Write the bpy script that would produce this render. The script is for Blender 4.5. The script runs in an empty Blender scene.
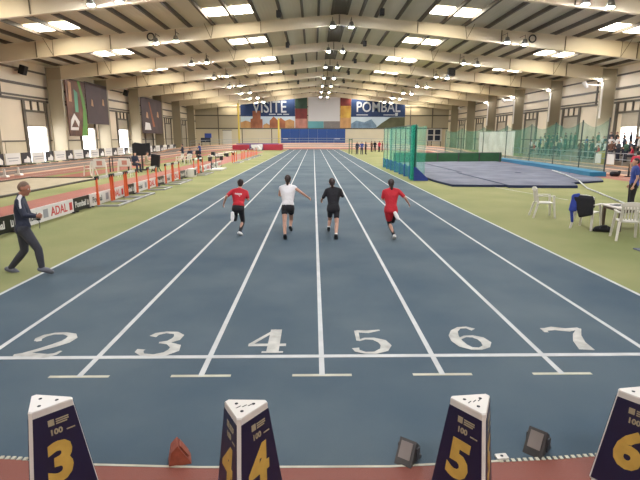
import bpy, bmesh, math, random
from mathutils import Vector, Matrix, Euler
random.seed(7)
C = bpy.context.scene.collection
PI = math.pi
sc = bpy.context.scene

# ------------------------------------------------------------------ materials
def lin(c):
    c /= 255.0
    return c/12.92 if c <= .04045 else ((c+.055)/1.055)**2.4
def rgb(r, g, b): return (lin(r), lin(g), lin(b), 1)
MATS = {}
def mat(name, col, rough=.6, noise=0, scale=5, bump=0, bscale=60, metal=0, spec=.4, emit=0, col2=None, detail=3):
    if name in MATS: return MATS[name]
    m = bpy.data.materials.new(name); m.use_nodes = True
    nt = m.node_tree; b = nt.nodes['Principled BSDF']
    b.inputs['Base Color'].default_value = rgb(*col)
    b.inputs['Roughness'].default_value = rough
    b.inputs['Metallic'].default_value = metal
    b.inputs['Specular IOR Level'].default_value = spec
    if noise or bump:
        tc = nt.nodes.new('ShaderNodeTexCoord')
    if noise:
        n = nt.nodes.new('ShaderNodeTexNoise'); n.inputs['Scale'].default_value = scale; n.inputs['Detail'].default_value = detail
        nt.links.new(tc.outputs['Object'], n.inputs['Vector'])
        r = nt.nodes.new('ShaderNodeValToRGB')
        a = rgb(*col); c2 = rgb(*col2) if col2 else None
        r.color_ramp.elements[0].position = .3; r.color_ramp.elements[1].position = .7
        r.color_ramp.elements[0].color = tuple(max(0, v*(1-noise)) for v in a[:3])+(1,)
        r.color_ramp.elements[1].color = c2 if c2 else tuple(v*(1+noise) for v in a[:3])+(1,)
        nt.links.new(n.outputs['Fac'], r.inputs['Fac']); nt.links.new(r.outputs['Color'], b.inputs['Base Color'])
    if bump:
        n2 = nt.nodes.new('ShaderNodeTexNoise'); n2.inputs['Scale'].default_value = bscale
        nt.links.new(tc.outputs['Object'], n2.inputs['Vector'])
        bp = nt.nodes.new('ShaderNodeBump'); bp.inputs['Strength'].default_value = bump; bp.inputs['Distance'].default_value = .02
        nt.links.new(n2.outputs['Fac'], bp.inputs['Height']); nt.links.new(bp.outputs['Normal'], b.inputs['Normal'])
    if emit:
        b.inputs['Emission Color'].default_value = rgb(*col); b.inputs['Emission Strength'].default_value = emit
    MATS[name] = m
    return m
def netmat(name, col, opac):
    m = bpy.data.materials.new(name); m.use_nodes = True; nt = m.node_tree
    out = nt.nodes['Material Output']; b = nt.nodes['Principled BSDF']
    b.inputs['Base Color'].default_value = rgb(*col); b.inputs['Roughness'].default_value = .8
    tr = nt.nodes.new('ShaderNodeBsdfTransparent'); mx = nt.nodes.new('ShaderNodeMixShader')
    tc = nt.nodes.new('ShaderNodeTexCoord'); n = nt.nodes.new('ShaderNodeTexNoise'); n.inputs['Scale'].default_value = .8
    mr = nt.nodes.new('ShaderNodeMapRange'); mr.inputs['From Min'].default_value = .3; mr.inputs['From Max'].default_value = .7
    mr.inputs['To Min'].default_value = opac*.8; mr.inputs['To Max'].default_value = opac*1.2
    nt.links.new(tc.outputs['Object'], n.inputs['Vector']); nt.links.new(n.outputs['Fac'], mr.inputs['Value'])
    nt.links.new(mr.outputs['Result'], mx.inputs['Fac'])
    nt.links.new(tr.outputs[0], mx.inputs[1]); nt.links.new(b.outputs[0], mx.inputs[2]); nt.links.new(mx.outputs[0], out.inputs['Surface'])
    return m
M = dict(
    turf=mat('turf', (132,137,88), .9, .14, .35, .6, 150, col2=(148,145,100), detail=6, spec=.1),
    turf_dark=mat('turf_dark', (104,126,78), .9, .12, .35, .5, 150, detail=6, spec=.1),
    blue=mat('track_blue', (74,91,102), .8, .2, .5, .35, 220, col2=(90,101,105), detail=8, spec=.1),
    red=mat('red_floor', (120,62,46), .6, .1, .8, .3, 200, detail=5),
    runway=mat('runway_red', (142,78,60), .7, .08, .6, .2, 150),
    white=mat('line_white', (178,178,172), .6, .1, 3),
    worn=mat('line_worn', (176,172,150), .7, .16, 4, detail=6),
    numw=mat('number_paint', (172,169,158), .65, .25, 6, detail=8),
    sand=mat('sand', (166,153,128), .95, .08, 2, .5, 60),
    kerb=mat('kerb_dark', (72,66,56), .8),
    ovalred=mat('oval_red', (138,86,70), .7, .08, .6), ovalpale=mat('oval_pale', (204,164,138), .7, .06, .6),
    ovalgrey=mat('oval_grey', (122,108,102), .7, .08, .6), ovalbeige=mat('oval_beige', (192,150,118), .7, .06, .6),
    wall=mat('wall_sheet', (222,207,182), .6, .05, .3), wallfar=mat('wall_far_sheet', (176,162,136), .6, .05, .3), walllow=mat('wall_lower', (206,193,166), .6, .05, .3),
    roof=mat('roof_sheet', (194,187,170), .85, .05, .2, spec=.1), purlin=mat('purlin', (70,60,48), .6), ridge=mat('ridge_cover', (74,66,56), .7),
    column=mat('column_paint', (146,134,110), .5, .05, .4), beam=mat('beam_paint', (200,186,158), .45, .05, .4, spec=.5), beamedge=mat('beam_joint', (96,84,66), .6),
    steel=mat('frame_steel', (96,88,76), .5), door=mat('roller_door', (178,166,146), .5, .04, 2),
    dgrey=mat('dark_grey', (58,58,60), .5), black=mat('black', (22,21,23), .6), blackgl=mat('black_gloss', (18,18,20), .3),
    plastic=mat('white_plastic', (202,196,184), .4, .03, 2, spec=.5), pale=mat('pale_panel', (214,208,200), .6),
    navy=mat('navy', (22,24,52), .4, .08, 3, spec=.5), gold=mat('gold_print', (184,150,70), .45, .16, 9, detail=5),
    print=mat('pale_print', (150,140,112), .5),
    orange=mat('hurdle_orange', (214,92,48), .45), hbase=mat('hurdle_base', (150,150,146), .5), 
    mblue=mat('mat_blue', (60,65,90), .7, .3, .5, .2, 30, col2=(96,100,114), detail=7), mteal=mat('mat_teal', (34,104,138), .7, .1, .8),
    matedge=mat('mat_edge', (38,46,74), .8), gtarp=mat('green_tarp', (44,84,56), .8, .15, 1.2, .4, 8),
    crimson=mat('mat_red', (160,48,62), .7, .08, 1), purple=mat('mat_purple', (104,74,120), .7, .08, 1),
    yellow=mat('yellow_post', (214,190,84), .5), padblue=mat('pad_blue', (28,62,118), .6, .06, .4),
    bannerblue=mat('banner_navy', (25,48,90), .6, .08, .3), bwhite=mat('banner_white', (212,208,204), .6), letter=mat('letter_white', (190,192,196), .6),
    terra=mat('terracotta', (150,92,64), .7, .3, .6), ochre=mat('ochre', (186,140,92), .7, .2, .8), sky=mat('banner_sky', (190,204,214), .7, .12, .3),
    hill=mat('banner_hill', (82,80,56), .7, .3, .5), town=mat('banner_town', (108,130,150), .7, .3, .9),
    flame=mat('banner_flame', (190,104,52), .7, .45, .35, col2=(214,178,80)), redp=mat('banner_red', (112,46,42), .7, .3, .5), gpanel=mat('banner_green', (42,64,50), .7, .3, .5),
    teal=mat('banner_teal', (96,150,150), .7, .1, .4), pinkp=mat('banner_pink', (176,120,104), .7, .35, .6), slate=mat('slat_grey', (128,118,110), .6, .1, 2), screen=mat('screen', (200,194,188), .8),
    bbrown=mat('banner_brown', (84,58,48), .6, .35, .6, col2=(124,84,62), detail=5), bgreen=mat('banner_leaf', (92,140,62), .6, .15, .6), bdark=mat('banner_dark', (66,50,48), .6, .25, .5), bmint=mat('banner_mint', (92,150,118), .6), bskin=mat('banner_tan', (180,140,104), .6, .2, 1),
    adred=mat('ad_red', (196,62,62), .6), addark=mat('ad_dark', (52,48,50), .6, .2, 1), adgrey=mat('ad_grey', (150,150,152), .6), adwhite=mat('ad_white', (216,212,206), .6, .03, 1),
    skin=mat('skin', (186,142,120), .55, .05, 12), skin2=mat('skin_tan', (170,116,92), .55, .05, 12), lip=mat('lip', (150,80,72), .5), eyew=mat('eye_white', (220,215,208), .3), eyed=mat('eye_dark', (40,28,22), .3),
    hair=mat('hair_brown', (48,32,28), .6, .25, 40, .3, 80), hair2=mat('hair_dark', (34,28,28), .6, .2, 40, .3, 80), hairg=mat('hair_grey', (122,98,82), .7, .2, 60, .3, 80),
    redtee=mat('red_shirt', (180,30,42), .75, .1, 6, .4, 25), whitetee=mat('white_shirt', (222,218,216), .75, .04, 6, .4, 25),
    blackk=mat('black_cloth', (26,24,28), .75, .15, 6, .4, 25), navyk=mat('navy_cloth', (40,44,60), .75, .12, 5, .4, 22), greyk=mat('charcoal_cloth', (56,56,62), .8, .12, 5, .4, 22),
    bluek=mat('blue_cloth', (48,66,136), .75, .1, 6, .4, 25), royal=mat('royal_cloth', (42,60,140), .75, .12, 8, .4, 25), shoe=mat('shoe_white', (226,222,218), .5), shoeg=mat('shoe_grey', (92,92,98), .6), shoeb=mat('shoe_black', (28,28,30), .5),
    beigek=mat('beige_cloth', (180,166,140), .8, .08, 6), greenk=mat('green_cloth', (58,88,70), .8, .1, 6), whitek=mat('white_cloth', (210,206,202), .8, .05, 6), brownk=mat('brown_cloth', (96,66,52), .8, .1, 6), crimk=mat('crimson_cloth', (178,44,66), .75, .1, 6),
    lampbody=mat('lamp_body', (120,116,108), .4, metal=.5), 
    woodrust=mat('wedge_orange', (134,66,46), .6, .2, 20), alum=mat('aluminium', (78,75,72), .45, .1, 20, metal=.4), table=mat('table_white', (206,196,184), .5, .04, 3), tleg=mat('table_leg_brown', (84,68,56), .5),
)
M['lampglow'] = mat('lamp_glow', (240,244,255), emit=270)
M['poleglow'] = mat('pole_lamp_glow', (244,246,255), emit=60)
M['skyglow'] = mat('skylight_sheet', (255,246,224), emit=5.5)
M['glass'] = mat('daylight_glass', (248,250,255), emit=2.6)
M['net'] = netmat('net_teal', (70,186,158), .34)
M['netfold'] = netmat('net_folded', (40,168,140), .5)
M['netdark'] = netmat('net_green', (56,128,100), .42)
for k in ('roof', 'door'):                        # ribbed sheet metal
    m = M[k]; nt = m.node_tree; tc = nt.nodes.new('ShaderNodeTexCoord'); w = nt.nodes.new('ShaderNodeTexWave')
    w.inputs['Scale'].default_value = 1.2; w.bands_direction = 'Z' if k == 'door' else ('X' if k == 'roof' else 'DIAGONAL')
    bp = nt.nodes.new('ShaderNodeBump'); bp.inputs['Strength'].default_value = .25; bp.inputs['Distance'].default_value = .03
    nt.links.new(tc.outputs['Object'], w.inputs['Vector']); nt.links.new(w.outputs['Fac'], bp.inputs['Height']); nt.links.new(bp.outputs['Normal'], nt.nodes['Principled BSDF'].inputs['Normal'])

# ------------------------------------------------------------------ mesh helpers
class MB:
    def __init__(s): s.bm = bmesh.new(); s.mi = 0
    def _new(s, faces):
        for f in faces: f.material_index = s.mi
    def box(s, x0, x1, y0, y1, z0, z1, rot=None, bev=0):
        r = bmesh.ops.create_cube(s.bm, size=1)
        vs = r['verts']
        c = Vector(((x0+x1)/2, (y0+y1)/2, (z0+z1)/2)); d = Vector((x1-x0, y1-y0, z1-z0))
        for v in vs:
            p = Vector((v.co.x*d.x, v.co.y*d.y, v.co.z*d.z))
            if rot is not None: p = rot @ p
            v.co = p + c
        s._new({f for v in vs for f in v.link_faces})
        if bev:
            es = list({e for v in vs for e in v.link_edges})
            bmesh.ops.bevel(s.bm, geom=es, offset=bev, segments=2, affect='EDGES', profile=.5)
        return s
    def prism(s, pts, a0, a1, axis='y'):
        """closed polygon pts (u,v) extruded along axis; y: (x,z)  z: (x,y)  x: (y,z)"""
        def mk(u, v, a): return {'y': (u, a, v), 'z': (u, v, a), 'x': (a, u, v)}[axis]
        A = [s.bm.verts.new(mk(u, v, a0)) for u, v in pts]; B = [s.bm.verts.new(mk(u, v, a1)) for u, v in pts]
        n = len(pts); fs = [s.bm.faces.new(A), s.bm.faces.new(B[::-1])]
        for i in range(n): fs.append(s.bm.faces.new((A[i], B[i], B[(i+1) % n], A[(i+1) % n])))
        s._new(fs); return s
    def frustum(s, A, B):
        A = [s.bm.verts.new(p) for p in A]; B = [s.bm.verts.new(p) for p in B]
        n = len(A); fs = [s.bm.faces.new(A), s.bm.faces.new(B[::-1])]
        for i in range(n): fs.append(s.bm.faces.new((A[i], B[i], B[(i+1) % n], A[(i+1) % n])))
        s._new(fs); return s
    def tube(s, a, b, r, r2=None, n=10):
        a, b = Vector(a), Vector(b); d = b-a
        if d.length < 1e-6: return s
        q = d.to_track_quat('Z', 'Y').to_matrix().to_4x4(); q.translation = (a+b)/2
        x = bmesh.ops.create_cone(s.bm, cap_ends=True, segments=n, radius1=r, radius2=r if r2 is None else r2, depth=d.length, matrix=q)
        s._new({f for v in x['verts'] for f in v.link_faces}); return s
    def path(s, pts, r, n=8):
        for a, b in zip(pts, pts[1:]): s.tube(a, b, r, n=n)
        return s
    def ball(s, c, r, sc_=(1, 1, 1), n=10):
        m = Matrix.Translation(c) @ Matrix.Diagonal((r*sc_[0], r*sc_[1], r*sc_[2], 1))
        x = bmesh.ops.create_uvsphere(s.bm, u_segments=n*2, v_segments=n, radius=1, matrix=m)
        s._new({f for v in x['verts'] for f in v.link_faces}); return s
    def lathe(s, prof, n=20, c=(0, 0, 0)):
        rings = [[s.bm.verts.new((c[0]+r*math.cos(2*PI*i/n), c[1]+r*math.sin(2*PI*i/n), c[2]+z)) for i in range(n)] for r, z in prof]
        fs = []
        for A, B in zip(rings, rings[1:]):
            for i in range(n): fs.append(s.bm.faces.new((A[i], A[(i+1) % n], B[(i+1) % n], B[i])))
        fs.append(s.bm.faces.new(rings[0][::-1])); fs.append(s.bm.faces.new(rings[-1])); s._new(fs); return s
    def ring(s, c, R, r, axis='y', n=20, k=6):
        prev = None; first = None; fs = []
        for i in range(n):
            a = 2*PI*i/n; cur = []
            for j in range(k):
                b = 2*PI*j/k; u = (R+r*math.cos(b)); p = (u*math.cos(a), r*math.sin(b), u*math.sin(a))
                if axis == 'z': p = (p[0], p[2], p[1])
                if axis == 'x': p = (p[1], p[0], p[2])
                cur.append(s.bm.verts.new((c[0]+p[0], c[1]+p[1], c[2]+p[2])))
            if prev: fs += [s.bm.faces.new((prev[j], prev[(j+1) % k], cur[(j+1) % k], cur[j])) for j in range(k)]
            else: first = cur
            prev = cur
        fs += [s.bm.faces.new((prev[j], prev[(j+1) % k], first[(j+1) % k], first[j])) for j in range(k)]
        s._new(fs); return s
    def strip(s, pts, w, z=0, th=.002):
        """flat band along a polyline in XY, w = width or list"""
        n = len(pts); L = []; R = []
        for i, p in enumerate(pts):
            a = Vector(pts[max(i-1, 0)]); b = Vector(pts[min(i+1, n-1)]); d = (b-a).normalized(); q = Vector((-d.y, d.x)); ww = w[i] if isinstance(w, (list, tuple)) else w
            L.append(Vector(p)+q*ww/2); R.append(Vector(p)-q*ww/2)
        T = [(s.bm.verts.new((a.x, a.y, z+th)), s.bm.verts.new((b.x, b.y, z+th))) for a, b in zip(L, R)]
        s._new([s.bm.faces.new((T[i][1], T[i+1][1], T[i+1][0], T[i][0])) for i in range(n-1)]); return s
    def mesh(s, name, mats, smooth=False):
        bmesh.ops.recalc_face_normals(s.bm, faces=s.bm.faces)
        me = bpy.data.meshes.new(name); s.bm.to_mesh(me); s.bm.free()
        for m in (mats if isinstance(mats, (list, tuple)) else [mats]): me.materials.append(m)
        if smooth:
            for p in me.polygons: p.use_smooth = True
        return me
    def build(s, name, mats, parent=None, smooth=False, loc=None):
        return link(name, s.mesh(name, mats, smooth), parent, loc)
def link(name, me, parent=None, loc=None):
    o = bpy.data.objects.new(name, me); C.objects.link(o)
    if parent: o.parent = parent
    if loc: o.location = loc
    return o
def tag(o, label=None, cat=None, group=None, kind=None):
    if label: o['label'] = label
    if cat: o['category'] = cat
    if group: o['group'] = group
    if kind: o['kind'] = kind
    return o
def struct(o, label=None, cat=None): return tag(o, label, cat, None, 'structure')
def empty(name, loc=(0, 0, 0), rz=0, label=None, cat=None, group=None):
    o = bpy.data.objects.new(name, None); C.objects.link(o); o.location = loc; o.rotation_euler = (0, 0, rz); o.empty_display_size = .2
    return tag(o, label, cat, group)
def dup(root, loc, rz=None, label=None, group=None, mats=None):
    def cp(o, par):
        c = o.copy(); C.objects.link(c)
        if par: c.parent = par
        if mats and o.type == 'MESH':
            k = o.name.split('.')[0]
            if k in mats:
                c.material_slots[0].link = 'OBJECT'; c.material_slots[0].material = mats[k]
        for ch in o.children: cp(ch, c)
        return c
    r = cp(root, None); r.location = loc
    if rz is not None: r.rotation_euler = (0, 0, rz)
    if label: r['label'] = label
    if group: r['group'] = group
    return r
def text_mesh(txt, size, mats, name='lettering', bold=.0, sx=1.0, depth=.004, center=False, shear=0, parent=None, loc=(0, 0, 0), rot=(0, 0, 0)):
    cu = bpy.data.curves.new('tmp', 'FONT'); cu.body = txt; cu.size = size; cu.offset = bold; cu.extrude = depth; cu.shear = shear
    cu.align_x = 'CENTER' if center else 'LEFT'; cu.resolution_u = 3
    o = bpy.data.objects.new('tmp', cu); C.objects.link(o)
    dg = bpy.context.evaluated_depsgraph_get(); me = bpy.data.meshes.new_from_object(o.evaluated_get(dg)); bpy.data.objects.remove(o); bpy.data.curves.remove(cu)
    for v in me.vertices: v.co.x *= sx
    me.materials.clear(); me.materials.append(mats); me.name = name
    r = link(name, me, parent, loc); r.rotation_euler = rot
    return r

# ------------------------------------------------------------------ camera
H = 2.356; FP = 480.0
th = math.atan(103/FP); ps = math.atan(6.5/FP*math.cos(th))
c_, s_ = math.cos, math.sin
Fv = Vector((s_(ps)*c_(th), c_(ps)*c_(th), -s_(th))); Rv = Vector((c_(ps), -s_(ps), 0)); Uv = Rv.cross(Fv)
cam = bpy.data.cameras.new('camera'); co = bpy.data.objects.new('camera', cam); C.objects.link(co)
mw = Matrix.Identity(4)
for i in range(3): mw[i][0], mw[i][1], mw[i][2] = Rv[i], Uv[i], -Fv[i]
mw.translation = (0, 0, H); co.matrix_world = mw
cam.sensor_width = 36; cam.lens = 36*FP/640; cam.clip_start = .05; cam.clip_end = 400; sc.camera = co
def ray(px, py): return Fv + Rv*((px-320)/FP) + Uv*((240-py)/FP)
def gp(px, py, z=0):
    d = ray(px, py); t = (z-H)/d.z; return Vector((d.x*t, d.y*t, z))
def yp(px, py, Y):
    d = ray(px, py); t = Y/d.y; return Vector((d.x*t, Y, H+d.z*t))

# ------------------------------------------------------------------ hall constants
RX = 2.0                                   # ridge
WL, WR = -26.7, 30.7                       # wall inner faces
YB, YF = -16.0, 112.0                      # back and far wall
FR = [50+10.7*k for k in range(-6, 6)]   # portal frames
def zsheet(x): return 11.7-.086*abs(x-RX)
def zbeam(x): return 10.77-.106*abs(x-RX)

# ------------------------------------------------------------------ floor
fl = MB().box(WL-.5, WR+.5, YB, YF+.5, -.3, 0).build('floor', M['turf']); struct(fl)
LX = [.08+1.22*(i-4) for i in range(9)]
struct(MB().box(LX[0], LX[8], 2.5, 97, -.05, .004).build('track_surface', M['blue'], fl))
for i, x in enumerate(LX):
    struct(MB().box(x-.028, x+.028, 4.45 if 0 < i < 8 else 3.4, 96.5, 0, .007).build('lane_line', M['white'], fl))
    if 0 < i < 8: struct(MB().box(x-.3, x+.3, 4.43, 4.475, 0, .0065).build('lane_end_tick', M['worn'], fl))
struct(MB().box(LX[0], LX[8], 4.845, 4.915, 0, .008).build('start_line', M['white'], fl))
def digit(n, cx, y0, w, h):
    S = {
     2: [([(.13,.66),(.10,.76),(.16,.89),(.32,.985),(.55,.99),(.76,.92),(.84,.78),(.80,.62),(.64,.45),(.42,.28),(.2,.13),(.07,.05)], [.10,.14,.12,.09,.10,.15,.2,.2,.17,.12,.09,.06]), ([(.05,.07),(.25,.12),(.5,.08),(.75,.05),(.9,.12),(.95,.24)], [.1,.15,.15,.15,.10,.05]), ([(.1,.68),(.2,.72)], [.14,.14])],
     3: [([(.12,.80),(.18,.92),(.38,.99),(.62,.96),(.74,.84),(.72,.68),(.58,.56),(.38,.53)], [.16,.13,.09,.12,.19,.19,.12,.07]), ([(.4,.535),(.62,.5),(.82,.38),(.84,.22),(.70,.08),(.45,.02),(.2,.06),(.08,.18),(.10,.26)], [.06,.10,.2,.22,.15,.09,.09,.15,.16])],
     4: [([(.66,1.0),(.06,.33)], [.08,.09]), ([(.03,.32),(.97,.32)], [.12,.12]), ([(.66,1.0),(.66,.03)], [.24,.24]), ([(.4,.03),(.92,.03)], [.07,.07])],
     5: [([(.2,.95),(.5,.92),(.84,1.0)], [.12,.14,.06]), ([(.2,.98),(.2,.52)], [.09,.08]), ([(.2,.52),(.38,.61),(.6,.6),(.8,.49),(.87,.32),(.78,.14),(.55,.03),(.3,.03),(.12,.11),(.09,.22)], [.06,.09,.12,.2,.22,.18,.10,.08,.12,.15])],
     6: [([(.80,.86),(.66,.97),(.46,.95),(.28,.8),(.18,.58),(.17,.36),(.24,.16),(.40,.04),(.60,.03),(.78,.12),(.86,.29),(.8,.46),(.64,.55),(.45,.55),(.28,.45)], [.15,.1,.09,.14,.2,.22,.2,.12,.1,.14,.2,.18,.11,.08,.07])],
     7: [([(.04,.78),(.05,.98)], [.08,.1]), ([(.05,.90),(.3,.96),(.6,.88),(.93,.96)], [.12,.17,.16,.08]), ([(.93,.95),(.68,.66),(.52,.36),(.46,.02)], [.07,.14,.2,.26])],
    }[n]
    mb = MB()
    for si, (pts, ws) in enumerate(S): mb.strip([(cx+(x-.5)*w, y0+y*h) for x, y in pts], [a*w*1.25 for a in ws], .0085+.0006*si, .001)
    struct(mb.build('lane_number', M['numw'], fl), 'white painted numeral %d on the blue track' % n)
for n, cx, w in ((2,-3.07,.52),(3,-1.75,.50),(4,-.54,.46),(5,.66,.46),(6,1.84,.48),(7,3.1,.52)): digit(n, cx, {2:4.885,3:4.9,4:4.96,5:4.93,6:5.02,7:4.98}[n], w, .66)
# red floor behind the start with its curved pale edge
edge = [(-6,3.55),(-4,3.32),(-2.26,3.18),(-1.64,3.1),(-.83,3.06),(.55,3.05),(1.37,3.1),(1.83,3.13),(2.32,3.18),(4,3.34),(6,3.6)]
struct(MB().prism(edge+[(6,YB),(-6,YB)], 0, .012, 'z').build('red_stand_floor', M['red'], fl))
struct(MB().strip([(x, y+.012) for x, y in edge[3:7]], .022, .012).build('edge_trim', M['worn'], fl))
for (i0, i1) in ((1, 3), (6, 9)):
    mb = MB(); P = edge[i0:i1+1]
    for (x0, y0), (x1, y1) in zip(P, P[1:]):
        n = max(2, int((x1-x0)/.045))
        for k in range(n):
            t = k/n; x = x0+(x1-x0)*t; y = y0+(y1-y0)*t
            mb.box(x, x+.026, y-.004, y+.03, 0, .016)
    struct(mb.build('edge_trim_teeth', M['worn'], fl))
# left infield
struct(MB().box(-10.7, -8.0, -2, 80, 0, .006).build('red_runway', M['runway'], fl))
struct(MB().box(-15.6, -13.9, 28.8, 78, 0, .006).build('long_jump_runway', M['runway'], fl))
pit = MB().box(-16.5, -12.5, 8, 28.4, 0, .02).build('sand_pit', M['sand']); struct(pit)
mb = MB()
for a in ((-16.62,-16.5,7.9,28.5),(-12.5,-12.32,7.9,28.5),(-16.62,-12.32,28.4,28.55)): mb.box(a[0], a[1], a[2], a[3], 0, .07)
struct(mb.build('pit_kerb', M['kerb'], pit))
# banked oval: rings
def oval(r0, r1, m, name):
    mb = MB(); YC = 78; n = 48; cx = 0.3
    def pt(r, i):
        a = PI*i/n; f = (r-16.4)/8.8; z = .012 + 1.15*f*max(0, math.sin(a))**.7*(1 if r > 16.4 else 0)
        return (cx+r*math.cos(a), YC+r*math.sin(a), z)
    A = [(cx+r0, YB, .012)]+[pt(r0, i) for i in range(n+1)]+[(cx-r0, YB, .012)]
    B = [(cx+r1, YB, .012)]+[pt(r1, i) for i in range(n+1)]+[(cx-r1, YB, .012)]
    A = [mb.bm.verts.new(p) for p in A]; B = [mb.bm.verts.new(p) for p in B]
    for i in range(len(A)-1): mb.bm.faces.new((A[i], B[i], B[i+1], A[i+1]))
    struct(mb.build(name, M[m], fl))
for r0, r1, m in ((16.6,18.9,'ovalred'),(18.9,19.6,'ovalpale'),(19.6,21.6,'ovalgrey'),(21.6,22.3,'ovalpale'),(22.3,24.2,'ovalgrey'),(24.2,25.2,'ovalbeige')): oval(r0, r1, m, 'oval_lane_band')
for r in (17.6, 20.6, 23.2): oval(r-.03, r+.03, 'white', 'oval_lane_line')
for o in [o for o in C.objects if o.name.startswith('oval_lane_line')]: o.location.z = .004

# ------------------------------------------------------------------ walls, roof
def wall_x(name, x0, x1, openings):
    mb = MB(); ys = YB
    for (a, b, zt) in openings:
        mb.box(x0, x1, ys, a, 0, 10); mb.box(x0, x1, a, b, zt, 10); ys = b
    mb.box(x0, x1, ys, YF, 0, 10)
    return struct(mb.build(name, M['wall']))
LO = [(FR[k]-3.6, FR[k]-.35, 3.4) for k in range(6, 9)]
RO = [(FR[6]-6.4, FR[6]-1.2, 3.6)]
wl = wall_x('wall_left', WL-.3, WL, LO); wr = wall_x('wall_right', WR, WR+.3, RO)
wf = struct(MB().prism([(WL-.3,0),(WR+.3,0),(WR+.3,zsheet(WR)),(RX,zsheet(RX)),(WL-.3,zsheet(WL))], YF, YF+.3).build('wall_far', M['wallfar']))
wb = struct(MB().prism([(WL-.3,0),(WR+.3,0),(WR+.3,zsheet(WR)),(RX,zsheet(RX)),(WL-.3,zsheet(WL))], YB-.3, YB).build('wall_back', M['wall']))
ce = MB()
ce.prism([(WL-.3,zsheet(WL-.3)),(RX,zsheet(RX)),(RX,zsheet(RX)+.1),(WL-.3,zsheet(WL-.3)+.1)], YB-.3, YF+.3)
ce.prism([(WR+.3,zsheet(WR+.3)),(RX,zsheet(RX)),(RX,zsheet(RX)+.1),(WR+.3,zsheet(WR+.3)+.1)], YB-.3, YF+.3)
ce = struct(ce.build('ceiling', M['roof']))
for sg in (-1, 1):
    for o in [.55,1.6,2.8]+[4.4+1.75*k for k in range(15)]:
        x = RX+sg*o
        if WL < x < WR: struct(MB().box(x-.085, x+.085, YB, YF, zsheet(x)-.24, zsheet(x)+.02).build('purlin', M['purlin'], ce))
struct(MB().box(RX-.45, RX+.45, YB, YF, 11.46, 11.62).build('ridge_cover', M['ridge'], ce))
for i, y in enumerate(FR):
    # rafters left and right with column as one frame
    for sg, nm in ((-1, 'left'), (1, 'right')):
        xi = RX+sg*26.9; xo = RX+sg*28.3
        pts = [(RX, zbeam(RX)), (xi, zbeam(xi)), (xi, zsheet(xi)-.24), (RX, zsheet(RX)-.24)]
        mb = MB().prism(pts, y-.02, y+.02)
        bot = [(RX, zbeam(RX)), (xi, zbeam(xi)), (xi, zbeam(xi)-.03), (RX, zbeam(RX)-.03)]; mb.prism(bot, y-.14, y+.14)
        top = [(RX, zsheet(RX)-.22), (xo, zsheet(xo)-.22), (xo, zsheet(xo)-.25), (RX, zsheet(RX)-.25)]; mb.prism(top, y-.14, y+.14)
        mb.mi = 1
        for o in (.03, 6.0, 12.5, 17.5, 23.2):
            x = RX+sg*o; mb.box(x-.02, x+.02, y-.12, y+.12, zbeam(x), zsheet(x)-.24)
        b = struct(mb.build('roof_beam', [M['beam'], M['beamedge']]))
        mb = MB()
        for o in (9.8, 21.9):
            x = RX+sg*o; zb = zbeam(x)
            mb.tube((x, y-.13, zb), (x-.35, y-.75, zsheet(x)-.2), .022, n=5); mb.tube((x, y-.13, zb), (x+.35, y-.75, zsheet(x)-.2), .022, n=5)
        struct(mb.build('fly_brace', M['beamedge'], b))
        a0, a1 = sorted((xi, xo))
        mb = MB().box(a0, a1, y-.02, y+.02, 0, zsheet(xo)-.26); mb.box(xi-.02, xi+.02, y-.16, y+.16, 0, zbeam(xi)); mb.box(xo-.02, xo+.02, y-.16, y+.16, 0, zsheet(xo)-.26)
        mb.box(a0, a1, y-.1, y+.1, zbeam(xi)-.02, zbeam(xi)+.02)
        struct(mb.build('wall_column', M['column']))
# wall rails, lower cladding, door frames
for (w, x, sg) in ((wl, WL, 1), (wr, WR, -1)):
    for z, h in ((7.1, .22), (5.75, .2), (6.05, .16), (8.4, .16), (2.0, .12)):
        ops = LO if sg > 0 else RO
        if z < 3.3:
            ys = YB
            for a, b, zt in ops:
                a_, b_ = sorted((x, x+sg*.12)); struct(MB().box(a_, b_, ys, a-.2, z-h/2, z+h/2).build('wall_rail', M['steel'], w)); ys = b+.2
            struct(MB().box(*sorted((x, x+sg*.12)), ys, YF, z-h/2, z+h/2).build('wall_rail', M['steel'], w))
        else: struct(MB().box(*sorted((x, x+sg*.12)), YB, YF, z-h/2, z+h/2).build('wall_rail', M['steel'], w))
    for y in FR[4:]:
        struct(MB().box(*sorted((x, x+sg*.14)), y-7.2, y-7.05, 5.7, 8.9).build('wall_post', M['steel'], w))
        mb = MB(); a0, a1 = sorted((x, x+sg*.16))
        for yy in (y-4.0, y-.3): mb.box(a0, a1, yy-.18, yy+.18, 0, 5.75)
        for zz in (4.75,): mb.box(a0, a1, y-4.1, y-.2, zz-.1, zz+.1)
        for yy in (y-2.75, y-1.55): mb.box(a0, a1, yy-.06, yy+.06, 4.75, 5.75)
        struct(mb.build('door_frame', M['steel'], w))
        if sg > 0: struct(MB().box(x-.02, x+.05, y-7.3, y-4.2, 0, 2.0).build('lower_panel', M['walllow'], w))
nd = 0
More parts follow.
